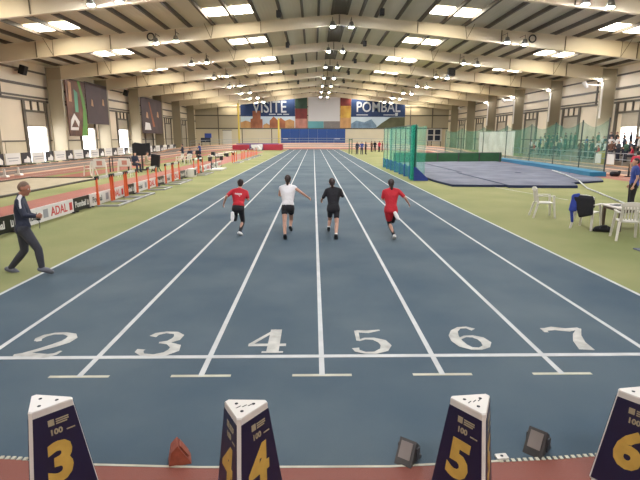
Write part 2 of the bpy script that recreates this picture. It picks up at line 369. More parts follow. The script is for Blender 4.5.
for i, y in enumerate(FR[5:]):
    for (x, sg, side) in ((WL, 1, 'left'), (WR, -1, 'right')):
        nd += 1; i0 = i+5; a0, a1 = sorted((x, x+sg*.06))
        opened = (side == 'left' and 6 <= i0 <= 8)
        yl = y-3.85; yr = y-.45
        if side == 'right' and i0 == 6: yl, yr, opened = y-6.4, y-1.2, True
        d = MB().box(a0, a1, yl, yr, 3.3 if opened else 0, 4.7)
        for k in range(8 if opened else 26): 
            z = (3.35 if opened else .1)+k*.175
            if z < 4.65: d.box(a0-.015, a1+.015, yl, yr, z, z+.03)
        d = struct(d.build('door_%d' % nd, M['door']))
        if opened:
            xx = x-sg*.15
            g = MB().box(xx-.02, xx+.02, yl+.1, yr+.1, 0, 3.4).build('window_%d' % nd, M['glass']); struct(g)
            mb = MB()
            mb.box(xx-.05, xx+.05, (yl+yr)/2-.03, (yl+yr)/2+.03, 0, 3.3) if side == 'right' else None
            mb.box(xx-.05, xx+.05, yl+.25, yr+.1, 2.45, 2.52); struct(mb.build('glazing_bar', M['door'], g))
# far wall rails
for z in (7.1, 4.25, 9.0): struct(MB().box(WL, WR, YF-.12, YF, z-.13, z+.13).build('wall_rail', M['steel'], wf))
for x in (-21.5, -16.2, -9.5, 22.0, 27): struct(MB().box(x-.1, x+.1, YF-.14, YF, 0, 10).build('wall_post', M['steel'], wf))
struct(MB().box(WL, WR, YF-.05, YF, 0, 4.1).build('lower_panel', M['walllow'], wf))
dd = struct(MB().box(-20.6, -18.6, YF-.1, YF-.04, 0, 3.9).build('door_60', M['pale']))
struct(MB().box(-20.7, -18.5, YF-.14, YF-.1, 3.8, 3.95).build('door_head', M['steel'], dd))
# skylights
ns = 0
for y in FR[3:]:
    for o in (-21.03, -19.28, -8.78, -7.03, 7.03, 8.78, 19.28, 21.03):
        ns += 1; x = RX+o; z = zsheet(x)
        q = Matrix.Rotation(math.atan(.086)*(1 if o > 0 else -1), 3, 'Y')
        struct(MB().box(x-.72, x+.72, y+6.7, y+8.7, z-.05, z-.02, rot=q).build('window_%d' % (100+ns), M['skyglow']))

# ------------------------------------------------------------------ lamps and roof gear
L0 = empty('high_bay_lamp', (0, 0, 0), 0, 'lamp', 'ceiling lamp', 'high-bay lamps under the roof')
MB().lathe([(.05,.42),(.14,.36),(.2,.2),(.22,.0),(.19,.0)], 16).build('housing', M['lampbody'], L0, True)
MB().lathe([(.02,-.07),(.11,-.055),(.17,-.015),(.185,.03)], 16).build('lens', M['lampglow'], L0, True)
MB().tube((0,0,.4), (0,0,.7), .02, n=6).tube((0,0,.68), (0,.98,.68), .02, n=6).build('hanger', M['dgrey'], L0)
ORD = ['first','second','third','fourth','fifth','sixth','seventh','eighth','ninth','tenth','eleventh']
first = True
for k, y in enumerate([f_-1.0 for f_ in FR]):
    for row, xs in (('left', (-11.75,-10.25)), ('ridge', (1.45,2.85)), ('right', (14.6,15.95))):
        for j, x in enumerate(xs):
            z = zbeam(x)-(.32 if row == 'ridge' else .12)
            pos = 'left-hand' if j == 0 else 'right-hand'
            kk = k-4
            if kk >= 0: lab = 'glowing roof lamp, %s of the %s pair from the front in the %s row' % (pos, ORD[kk], row)
            else: lab = 'roof lamp overhead behind the viewer, %s of pair %s back in the %s row' % (pos, ORD[-kk-1], row)
            o = L0 if first else dup(L0, (0,0,0))
            first = False; o.location = (x, y, z); o['label'] = lab
# small dark speakers under the purlins
S0 = empty('loudspeaker', (0,0,0), 0, 'x', 'loudspeaker', 'dark loudspeakers hung from the roof')
MB().box(-.16,.16,-.2,.2,-.55,-.1, bev=.03).build('cabinet', M['black'], S0); MB().tube((0,0,-.12),(0,0,0),.03,n=6).build('bracket', M['dgrey'], S0); MB().box(-.13,.13,-.215,-.2,-.5,-.15).build('grille', M['dgrey'], S0)
n = 0
for k, y in enumerate((36, 47.5, 58, 68.5, 79)):
    for x, row in ((-2.4, 'left'), (4.8, 'right')):
        o = S0 if n == 0 else dup(S0, (0,0,0)); n += 1
        o.location = (x, y, zsheet(x)-.28); o['label'] = 'small dark loudspeaker hung under the roof %s of the ridge, %s from the front' % (row, ORD[k])
# ring coils on the first full beam
for x, lab in ((-12.35, 'coiled black cable ring on the roof beam beside the left lamps'), (16.85, 'coiled black cable ring on the roof beam beside the right lamps')):
    tag(MB().ring((0,0,0), .26, .05).build('cable_coil', M['black'], None, True, (x, 39.3-.22, zbeam(x)+.55)), lab, 'cable coil')
o = MB().box(-.4,.4,-.35,.35,-.9,0, bev=.05).build('air_heater', M['dgrey'], None, False, (16.2, 59, zsheet(16.2)-.22)); tag(o, 'dark boxy air heater hung from the roof near the right lamps', 'heater')
MB().ring((0,-.36,-.45), .28, .03).build('fan_grille', M['black'], o)
# wall speakers
def wall_speaker(loc, rz, lab):
    r = empty('wall_speaker', loc, rz, lab, 'loudspeaker')
    MB().box(-.3,.3,-.25,.25,-.4,.4, rot=Matrix.Rotation(.35,3,'X'), bev=.04).build('cabinet', M['black'], r)
    MB().tube((0,.2,0),(0,.75,0),.05,n=8).build('bracket', M['dgrey'], r)
wall_speaker((WL+.8,45.4,8.2), PI/2, 'black loudspeaker high on the left wall above the nearest bright doorway')
wall_speaker((WL+.8,69.4,8.3), PI/2, 'black loudspeaker high on left wall beyond the tall brown banner')
# lamps on pale pipes by the right columns
for k, y in enumerate(FR[6:10]):
    x = RX+26.9-.1
    r = empty('pole_lamp', (x, y-.45, 0), 0, 'bright lamp on a pale upright pipe at the %s column on the right' % ORD[k], 'wall lamp', 'pole lamps along the right columns')
    MB().tube((0,0,4.2),(0,0,7.6),.09,n=10).build('pipe', M['pale'], r)
    MB().tube((0,.0,5),(0,.3,5),.04,n=6).tube((0,0,7),(0,.3,7),.04,n=6).build('clamp', M['dgrey'], r)
    MB().tube((0,0,7.6),(-.35,0,7.8),.05,n=8).build('arm', M['pale'], r)
    MB().box(-.62,-.1,-.22,.22,7.95,8.07,bev=.03).build('housing', M['lampbody'], r)
    MB().ball((-.36,0,7.9),.17,(1,1,.5),8).build('lens', M['poleglow'], r, True)
def flood(loc, lab, s=1):
    r = empty('floodlight', loc, 0, lab, 'floodlight')
    MB().tube((0,0,0),(1.5*s,0,-.1),.05,n=8).build('arm', M['pale'], r)
    MB().tube((-.3*s,0,.25*s),(.1*s,0,-.3*s),.2*s,.16*s,14).build('housing', M['pale'], r)
flood((27.4,50.0,7.5), 'white cylindrical floodlight on an arm by the nearest right column')
flood((27.45,71.4,7.55), 'white tilted floodlight on an arm by the third right-hand column', .95)
flood((27.47,92.8,7.55), 'white tilted floodlight on an arm by the fifth right-hand column', .95)

# ------------------------------------------------------------------ far wall banners
def slab(mb, pts, y0, y1): mb.prism(pts, y0, y1); return mb
YW = YF-.2
def big_banner(name, x0, x1, zl, zr, zmid, word, lab):
    r = empty(name, (x0, YW, 0), 0, lab, 'banner')
    w = x1-x0
    MB().prism([(0,zmid),(w,zmid),(w,zr),(0,zl)], -.06, 0).build('navy_field', M['bannerblue'], r)
    MB().box(0, w, -.06, 0, 4.35, zmid).build('picture_strip', M['sky'], r)
    return r
b1 = big_banner('welcome_banner', -16.4, -4.15, 10.2, 11.25, 6.9, 'VISITE', 'navy wall banner lettered VISITE above a picture of old rooftops')
text_mesh('VISITE', 3.6, M['letter'], bold=.03, sx=.8, parent=b1, loc=(2.7,-.09,7.75), rot=(PI/2,0,0), depth=.01)
MB().box(6.4,7.9,-.08,-.06,7.25,7.45).box(8.2,9.3,-.08,-.06,7.25,7.45).box(9.6,10.9,-.08,-.06,7.25,7.45).build('small_print', M['letter'], b1)
# rooftops picture
for x, w, z in ((0,2.3,6.0),(5.0,1.6,5.4),(9.9,2.2,6.3)): MB().prism([(x,4.36),(x+w,4.36),(x+w,z-.4),(x+w/2,z),(x,z-.4)], -.085, -.06).build('house_shape', M['ochre'], b1)
mb = MB(); mb.prism([(2.2,4.36),(4.9,4.36),(4.9,6.3),(4.5,6.3),(4.5,8.1),(2.7,8.1),(2.7,6.5),(2.2,6.3)], -.09, -.06); mb.prism([(6.5,4.36),(10,4.36),(10,5.9),(9.0,6.6),(8.4,6.0),(7.4,6.9),(6.5,5.9)], -.088, -.06)
mb.build('tower_shapes', M['terra'], b1)
b2 = big_banner('place_banner', 8.5, 20.7, 11.25, 10.2, 6.8, 'POMBAL', 'navy wall banner lettered POMBAL above a picture of a white town')
text_mesh('POMBAL', 3.15, M['letter'], bold=.03, sx=.83, parent=b2, loc=(1.1,-.09,7.9), rot=(PI/2,0,0), depth=.01)
for a_ in (1.2, 7.3): MB().box(a_,a_+2.6,-.08,-.06,7.15,7.32).build('small_print', M['letter'], b2)
MB().prism([(10.0,7.0),(10.5,7.0),(10.6,7.7),(9.9,7.7)], -.085, -.06).build('small_crest', M['letter'], b2)
MB().prism([(0,4.36),(5.8,4.36),(5.8,4.9),(4.6,6.3),(3.0,5.6),(1.2,6.0),(0,5.3)], -.085, -.06).build('town_shapes', M['town'], b2)
MB().prism([(5.6,4.36),(12.19,4.36),(12.19,6.78),(9.0,6.7),(7.2,5.6)], -.087, -.06).build('hill_shape', M['hill'], b2)
for (x0, x1, zt, parts, lab) in (
    (-4.1,-1.4,11.2,[('upper_panel','gpanel',8.6,11.2),('middle_panel','redp',6.4,8.6),('lower_panel','pinkp',4.35,6.4)],'narrow picture banner of dark green and brick red right of the VISITE banner'),
    (6.05,8.45,11.3,[('upper_panel','redp',9.2,11.3),('middle_panel','flame',6.6,9.2),('lower_panel','ochre',4.35,6.6)],'narrow picture banner in red orange and yellow right of the screen')):
    r = empty('picture_banner', (x0, YW, 0), 0, lab, 'banner')
    for n_, m_, a, b in parts: MB().box(0, x1-x0, -.06, 0, a, b).build(n_, M[m_], r)
r = empty('projection_screen', (2.4, YF-.14, 0), 0, 'blank pale projection screen on the far wall between the banners', 'screen')
MB().box(-3.55,3.55,-.05,0,5.9,10.9).build('screen_sheet', M['screen'], r); MB().box(-3.65,3.65,-.12,.1,10.85,11.1).build('roller_case', M['pale'], r); MB().box(-3.6,3.6,-.08,.04,5.82,5.92).build('bottom_bar', M['pale'], r)
tag(MB().box(-1.2,2.3,YW-.06,YW,4.3,5.85).build('teal_wall_panel', M['teal']), 'teal panel on the far wall under the projection screen', 'panel')
mb = MB(); mb.box(2.35,6.0,YW-.06,YW,4.3,5.85)
for k in range(9): mb.box(2.5+.4*k,2.6+.4*k,YW-.1,YW-.06,4.3,5.85)
tag(mb.build('slatted_wall_panel', M['slate']), 'grey slatted panel under the right half of the projection screen', 'panel')
r = empty('crash_pad', (0, 107.5, 0), 0, 'long blue crash pad across the end of the sprint track', 'pad')
for k in range(7): MB().box(-7.1+2.01*k,-7.1+2.01*k+1.99,-.25,.25,0.0,4.05,bev=.05).build('pad_section', M['padblue'], r)
MB().box(-6.6,-5.6,-.27,-.25,1.9,2.1).box(4.6,5.8,-.27,-.25,1.9,2.1).build('pale_marks', M['letter'], r)
for x, y, z, lab in ((-15.2,100.6,9.0,'tall yellow upright post left of the VISITE banner'),(-7.3,103.5,6.2,'shorter yellow upright post in front of the VISITE banner')):
    r = empty('yellow_post', (x, y, 0), 0, lab, 'post'); MB().box(-.16,.16,-.16,.16,0,z,bev=.02).build('shaft', M['yellow'], r); MB().box(-.45,.45,-.45,.45,0,.08).build('foot_plate', M['yellow'], r)
# guard rail round the far bend
mb = MB()
P = [(.3+25.6*math.cos(PI*i/40), 78+25.6*math.sin(PI*i/40), 1.15*max(0, math.sin(PI*i/40))**.7) for i in range(6, 35)]
r = empty('bend_guard_rail', (.3, 103.6, 0), 0, 'pale guard rail around the outside of the far banked bend', 'railing')
def rel(p): return Vector(p)-Vector((.3,103.6,0))
for hh in (.45, .95): MB().path([rel((a, b, c+hh)) for a, b, c in P], .035, 6).build('rail', M['adgrey'], r)
for a, b, c in P[::2]: MB().tube(rel((a,b,0)), rel((a,b,c+.97)), .03, n=6).build('rail_post', M['adgrey'], r)

# blue cart (left) and dark blue board (right) in the far corners
r = empty('equipment_cart', (-22.6,103.2,0), .2, 'dark blue equipment cart in the far left corner', 'cart')
MB().box(-1,1,-.5,.5,1.3,2.2,bev=.04).build('bin', M['navyk'], r); MB().box(-.2,1.2,-.45,.45,2.2,3.1,bev=.04).build('upper_bin', M['bluek'], r)
for x in (-.85,.85):
    for y in (-.4,.4): MB().tube((x,y,0),(x,y,1.3),.08,n=8).build('leg', M['dgrey'], r)
r = nb_ = empty('notice_board', (27.6,YF-.16,0), 0, 'board of four dark blue panels on the far wall at right', 'board')
MB().box(-1.7,1.7,-.1,0,1.4,4.2).build('backing', M['pale'], r)
for x in (-1.5,1.5): MB().box(x-.06,x+.06,-.1,0,0,1.4).build('leg', M['dgrey'], r)
for x in (-.95,.65):
    for z in (1.6,2.9): MB().box(x-.55,x+.65,-.16,-.1,z,z+1.1).build('panel', M['navyk'], r)

# ------------------------------------------------------------------ left wall banners
def portrait(x, y0, y1, z0, z1, kind, lab):
    r = empty('hanging_banner', (x, y0, 0), 0, lab, 'banner')
    w = y1-y0
    if kind == 'leaf':
        MB().box(-.03,.03,0,w,z0,z1).build('cloth', M['bbrown'], r)
        c = [(w*.62,z1),(w*.74,z1),(w*.92,z1-1.9),(w*.97,z1-3.3),(w*.95,z0+.8),(w*.9,z0),(w*.62,z0),(w*.72,z0+1.2),(w*.80,z1-2.9),(w*.74,z1-1.4)]
        MB().prism(c, .03, .045, 'x').build('green_sweep', M['bgreen'], r)
        MB().prism([(.25,z0+.6),(1.9,z0+.6),(2.3,z0+1.5),(1.3,z0+2.3),(.5,z0+1.6)], .03, .05, 'x').build('pale_emblem_shape', M['bwhite'], r)
        MB().prism([(.5,z0+.9),(2.0,z0+.9),(1.3,z0+1.7)], .05, .06, 'x').build('dark_emblem_shape', M['bbrown'], r)
        MB().prism([(.5,z1-2.2),(1.1,z1-2.2),(1.2,z1-.3),(.6,z1-.2)], .03, .045, 'x').build('tan_figure_shape', M['bskin'], r)
        MB().prism([(1.6,z1-3.2),(2.3,z1-3.2),(2.4,z1-1.2),(1.7,z1-.9)], .03, .046, 'x').build('mint_figure_shape', M['bmint'], r)
    else:
        MB().box(-.03,.03,0,w,z0,z1).build('cloth', M['bdark'], r)
        for k, (t, zz) in enumerate(((.2,.45),(.72,.5))): MB().prism([(w*t,z0+(z1-z0)*zz),(w*(t+.1),z0+(z1-z0)*(zz-.02)),(w*(t+.08),z0+(z1-z0)*(zz+.14)),(w*(t+.03),z0+(z1-z0)*(zz+.16))], .03, .045, 'x').build('tan_figure_shape', M['bskin'], r)
        if kind == 'far':
            MB().prism([(w*.1,z0+.5),(w*.4,z0+.5),(w*.35,z0+1.5),(w*.15,z0+1.6)], .03, .05, 'x').build('pale_emblem_shape', M['bwhite'], r)
            MB().prism([(w*.5,z0+1),(w*.6,z0+1),(w*.4,z1-.5),(w*.35,z1-.5)], .03, .045, 'x').build('rust_streak', M['terra'], r)
    MB().tube((0,-.05,z1),(0,w+.05,z1),.05,n=8).build('top_pole', M['dgrey'], r)
XB = RX-26.9+.08
portrait(XB, 50.4, 54.6, 2.45, 8.1, 'leaf', 'tall brown hanging banner with a green sweep on the left wall')
portrait(XB, 54.75, 60.3, 3.8, 8.2, 'dark', 'dark brown hanging banner just beyond the green-swept banner')
portrait(XB, 71.8, 81.4, 2.9, 8.0, 'far', 'dark banner with pale emblem farthest along the left wall')

# ------------------------------------------------------------------ left wall advertising boards
def ad_board(y0, w, dark, lab):
    r = empty('advertising_board', (-24.6, y0, 0), 0, lab, 'advertising board', 'advertising boards along the left wall')
    MB().box(-.03,.03,0,w,.14,1.06).build('panel', M['addark'] if dark else M['adwhite'], r)
    MB().box(-.25,.2,.1,.16,.013,.1).build('foot', M['dgrey'], r); MB().box(-.25,.2,w-.16,w-.1,.013,.1).build('foot', M['dgrey'], r)
    if dark:
        MB().prism([(w*.2,.25),(w*.85,.2),(w*.9,.5),(w*.62,.78),(w*.5,.55),(w*.25,.5)], .03, .04, 'x').build('pale_print_shape', M['adwhite'], r)
    else:
        MB().box(.03,.04,w*.12,w*.88,.62,.70).box(.03,.04,w*.2,w*.8,.42,.48).build('grey_print_lines', M['adgrey'], r)
nw = nb = 0
for k in range(14):
    y = 39.1+3.745*k-3.745
    ad_board(y+.05, 1.95, False, 'white advertising board along the left wall, %s white one from the left' % (ORD+['twelfth','thirteenth','fourteenth','fifteenth'])[k])
    ad_board(y+2.2, 1.35, True, 'dark advertising board along the left wall, %s dark one from the left' % (ORD+['twelfth','thirteenth','fourteenth','fifteenth'])[k])

# infield boards beside the red runway
TR = (PI/2, 0, PI/2)
y = 10.9; k = 0; wh = bl = 0; XI = -7.62
for L in (1.25,3.05,1.1,3.05,1.1,3.05,1.1,3.05,1.1,3.05,1.1,3.05,1.1,3.05):
    dark = k % 2 == 0; k += 1
    if dark: bl += 1; lab = 'low black board with white lettering by the red runway, %s from the left' % ORD[bl-1]
    else: wh += 1; lab = 'low white board with red lettering by the red runway, %s from the left' % ORD[wh-1]
    r = empty('infield_board', (XI, y+.02, 0), 0, lab, 'advertising board', 'low boards along the red runway')
    w = L-.04
    MB().box(-.02,.02,0,w,.03,.45).build('panel', M['blackgl'] if dark else M['adwhite'], r)
    MB().box(-.12,.1,.08,.12,.004,.05).box(-.12,.1,w-.12,w-.08,.004,.05).build('foot', M['dgrey'], r)
    if dark:
        text_mesh('Pombal', .27, M['adwhite'], parent=r, loc=(.022,.06,.15), rot=TR, bold=.006, sx=.92, depth=.003)
        MB().box(.02,.026,w-.17,w-.06,.14,.18).box(.02,.026,w-.17,w-.14,.18,.32).box(.02,.026,w-.09,w-.06,.18,.3).build('shield_mark', M['adwhite'], r)
    else:
        text_mesh('Pombal', .28, M['dgrey'], parent=r, loc=(.022,.2,.14), rot=TR, bold=.004, sx=.92, depth=.003)
        MB().box(.02,.026,1.28,1.52,.12,.36).build('grey_mark', M['adgrey'], r)
        text_mesh('ADAL', .36, M['adred'], parent=r, loc=(.022,1.68,.12), rot=TR, bold=.006, sx=1.0, depth=.003)
        MB().box(.02,.026,2.75,2.92,.12,.36).build('red_mark', M['adred'], r)
    y += L

# ------------------------------------------------------------------ hurdles
Hd = empty('hurdle', (0,0,0), 0, 'x', 'hurdle', 'orange hurdles stored beside the runway')
for yy in (0, 1.14):
    MB().box(-.03,.03,yy-.02,yy+.02,.06,.98).build('upright', M['orange'], Hd)
    MB().box(-.05,.72,yy-.045,yy+.045,.004,.06,bev=.01).build('foot', M['hbase'], Hd)
    MB().box(-.038,.038,yy-.034,yy+.034,.06,.45).build('sleeve', M['orange'], Hd)
b_ = MB().box(-.03,.015,-.06,1.2,.93,1.03,bev=.008).build('top_bar', M['plastic'], Hd)
MB().box(-.034,.019,-.065,.17,.925,1.035).build('black_end', M['black'], b_); MB().box(-.034,.019,.97,1.205,.925,1.035).build('black_end', M['black'], b_)
MB().box(.6,.7,0,1.14,.01,.05).build('base_bar', M['hbase'], Hd)
HY = [16.6, 17.92, 19.24, 21.8, 24.4, 25.72, 30.2, 31.52, 44.6, 45.92, 50.3, 51.62, 55, 57.5, 60, 63]
for i, y in enumerate(HY):
    o = Hd if i == 0 else dup(Hd, (0,0,0))
    o.location = (-7.44, y, 0)
    nm = (ORD+['twelfth','thirteenth','fourteenth','fifteenth','sixteenth','seventeenth'])[i]
    o['label'] = 'orange hurdle beside the low boards, %s from the near end of the row' % nm

# ------------------------------------------------------------------ lane marker boxes
def marker(n, top, label):
    T = [Vector((x, y)) for x, y in top]; c = (T[0]+T[1]+T[2])/3
    HT = .72; ZB = .03
    r = empty('lane_marker_box', (c.x, c.y, .012), 0, label, 'lane marker')
    def tri(sc_, z, cut=.12):
        out = []
        for i in range(3):
            p = (T[i]-c)*sc_; a = (T[i-1]-c)*sc_; b = (T[(i+1) % 3]-c)*sc_
            out += [p+(a-p)*cut, p+(b-p)*cut]
        return [Vector((v.x, v.y, z-.012)) for v in out]
    SB = 1.57
    MB().frustum(tri(SB*1.0, ZB, .05), tri(1.0, HT-.03, .09)).build('shell', M['plastic'], r)
    tp = MB().frustum(tri(1.0, HT-.035, .09), tri(1.0, HT-.008, .09)); tp.frustum(tri(1.0, HT-.008, .09), tri(.96, HT, .1))
    tp = tp.build('top_cap', M['plastic'], r)
    h = MB()
    for i in range(3): p = (T[i]-c)*.36; h.tube((p.x, p.y, HT-.02), (p.x, p.y, HT-.0105), .011, n=12)
    if n in (4, 5):
        for k in range(3): h.box(-.05+.035*k, -.015+.035*k, -.012+.012*k, -.006+.012*k, HT-.02, HT-.0108, rot=Matrix.Rotation(.8, 3, 'Z'))
    h.build('screw_hole', M['black'], tp)
    MB().frustum(tri(SB*1.16, .0, .16), tri(SB*1.16, .018, .16)).build('base_plate', M['plastic'], r)
    for i in range(3):
        a, b = T[i]-c, T[(i+1) % 3]-c
        A0 = Vector((a.x*SB, a.y*SB, ZB-.012)); B0 = Vector((b.x*SB, b.y*SB, ZB-.012)); A1 = Vector((a.x, a.y, HT-.047)); B1 = Vector((b.x, b.y, HT-.047))
        mid = (a+b)/2
        nrm = (B0-A0).cross(A1-A0).normalized()
        if nrm.x*mid.x+nrm.y*mid.y < 0:
            A0, B0, A1, B1 = B0, A0, B1, A1; nrm = -nrm
        def P(u, v, d=0): return (A0.lerp(B0, u)).lerp(A1.lerp(B1, u), v)+nrm*d
        e0, e1 = .055, .085
        qb = [P(e0, .015, -.002), P(1-e0, .015, -.002), P(1-e1, .985, -.002), P(e1, .985, -.002)]; qf = [p+nrm*.006 for p in qb]
        f = MB().frustum(qb, qf).build('number_panel', M['navy'], r)
        U = (B0-A0).normalized(); V = nrm.cross(U)
        R4 = Matrix((U, V, nrm)).transposed().to_4x4()
        def put(o, u, v):
            R4.translation = P(u, v, .0045); o.matrix_local = R4.copy()
        put(text_mesh(str(n), .35, M['gold'], 'gold_number', bold=.016, sx=.95, depth=.0015, center=True, shear=.08, parent=f), .46, .30)
        put(text_mesh('100', .05, M['print'], 'small_print', bold=.002, depth=.001, parent=f), .37, .765)
        put(MB().box(0, .035, 0, .04, 0, .002).build('small_crest', M['print'], f), .36, .86)
        for (a_, b_, c_1, c_2) in ((.045,.12,.028,.036),(.045,.12,.014,.022),(.045,.11,0,.008),(.1,.15,-.06,-.052)): put(MB().box(a_, b_, c_1, c_2, 0, .002).build('print_line', M['print'], f), .36, .86)
        fw = MB()
        for k in range(5): fw.ball((.022*math.cos(2*PI*k/5), .022*math.sin(2*PI*k/5), 0), .014, (1, 1, .15), 5)
        put(fw.build('gold_emblem', M['gold'], f), .55, .10)
    return r
marker(3, [(-1.84, 2.87), (-1.53, 2.83), (-1.73, 2.63)], 'navy triangular lane box with gold number 3, leftmost of the four')
marker(4, [(-0.58, 2.79), (-0.28, 2.78), (-0.45, 2.55)], 'navy triangular lane box with gold number 4, second of the four from the left')
marker(5, [(0.86, 2.81), (1.15, 2.84), (1.03, 2.58)], 'navy triangular lane box with gold number 5, third of the four from the left')
marker(6, [(2.0, 2.89), (2.287, 2.93), (2.177, 2.66)], 'navy triangular lane box with gold number 6, rightmost, cut off by the frame edge')
# small wedge units on the track edge
def wedge(loc, rz, m, lab, s=1):
    r = empty('wedge_unit', loc, rz, lab, 'wedge unit')
    MB().prism([(-.085*s,0),(.085*s,0),(.07*s,.03*s),(-.01*s,.17*s),(-.06*s,.12*s)], -.065*s, .065*s, 'y').build('body', M['alum' if m == 'g' else 'woodrust'], r)
    q = Matrix.Rotation(1.05, 3, 'Y')
    MB().box(-.06*s,.06*s,-.045*s,.045*s,-.004,.004,rot=q).build('sloping_panel', M['slate' if m == 'g' else 'woodrust'], r, loc=(.037*s,0,.105*s))
    if m == 'g': MB().box(-.05*s,.0,-.078*s,-.066*s,.02*s,.12*s).box(-.05*s,0,.066*s,.078*s,.02*s,.12*s).box(-.1*s,-.07*s,-.07*s,.07*s,0,.025*s).build('bracket', M['dgrey'], r)
wedge((-1.0,3.16,.004), .3, 'o', 'rust-orange plastic wedge on the track edge between boxes 3 and 4', .95)
wedge((.69,3.14,.004), -2.2, 'g', 'small grey metal wedge on the track edge left of box 5')
wedge((1.70,3.24,.004), -2.35, 'g', 'small grey metal wedge on the track edge between boxes 5 and 6', 1.05)
r = empty('metal_plate', (1.40,3.15,.008), .1, 'small pale metal plate with a hole on the edge right of box 5', 'plate')
MB().box(-.045,.045,-.03,.03,0,.02,bev=.005).build('plate', M['plastic'], r); MB().tube((0,0,.015),(0,0,.0215),.012,n=10).build('hole', M['black'], r)

# ------------------------------------------------------------------ people
ICO = bmesh.new(); bmesh.ops.create_icosphere(ICO, subdivisions=2, radius=1); IV = [v.co.copy() for v in ICO.verts]; ICO.free()
def hull(dst, balls):
    """convex hull of spheres [(center, r)] added as a closed shell to dst"""
    bm = bmesh.new()
    for c, r in balls:
        for v in IV: bm.verts.new(Vector(c)+v*r)
    x = bmesh.ops.convex_hull(bm, input=bm.verts)
    bmesh.ops.delete(bm, geom=[v for v in bm.verts if not v.link_faces], context='VERTS')
    me = bpy.data.meshes.new('h'); bm.to_mesh(me); bm.free(); dst.from_mesh(me); bpy.data.meshes.remove(me)
def fuse(name, parts, m, vox, parent, smooth=4):
    bm = bmesh.new()
    for p in parts: hull(bm, p)
    me = bpy.data.meshes.new(name); bm.to_mesh(me); bm.free()
    o = bpy.data.objects.new('tmp', me); C.objects.link(o)
    a = o.modifiers.new('r', 'REMESH'); a.mode = 'VOXEL'; a.voxel_size = vox; a.use_smooth_shade = True
    b = o.modifiers.new('s', 'SMOOTH'); b.factor = .5; b.iterations = smooth
    dg = bpy.context.evaluated_depsgraph_get(); me2 = bpy.data.meshes.new_from_object(o.evaluated_get(dg))
    bpy.data.objects.remove(o); bpy.data.meshes.remove(me)
    me2.name = name; me2.materials.clear(); me2.materials.append(m)
    for p in me2.polygons: p.use_smooth = True
    return link(name, me2, parent)
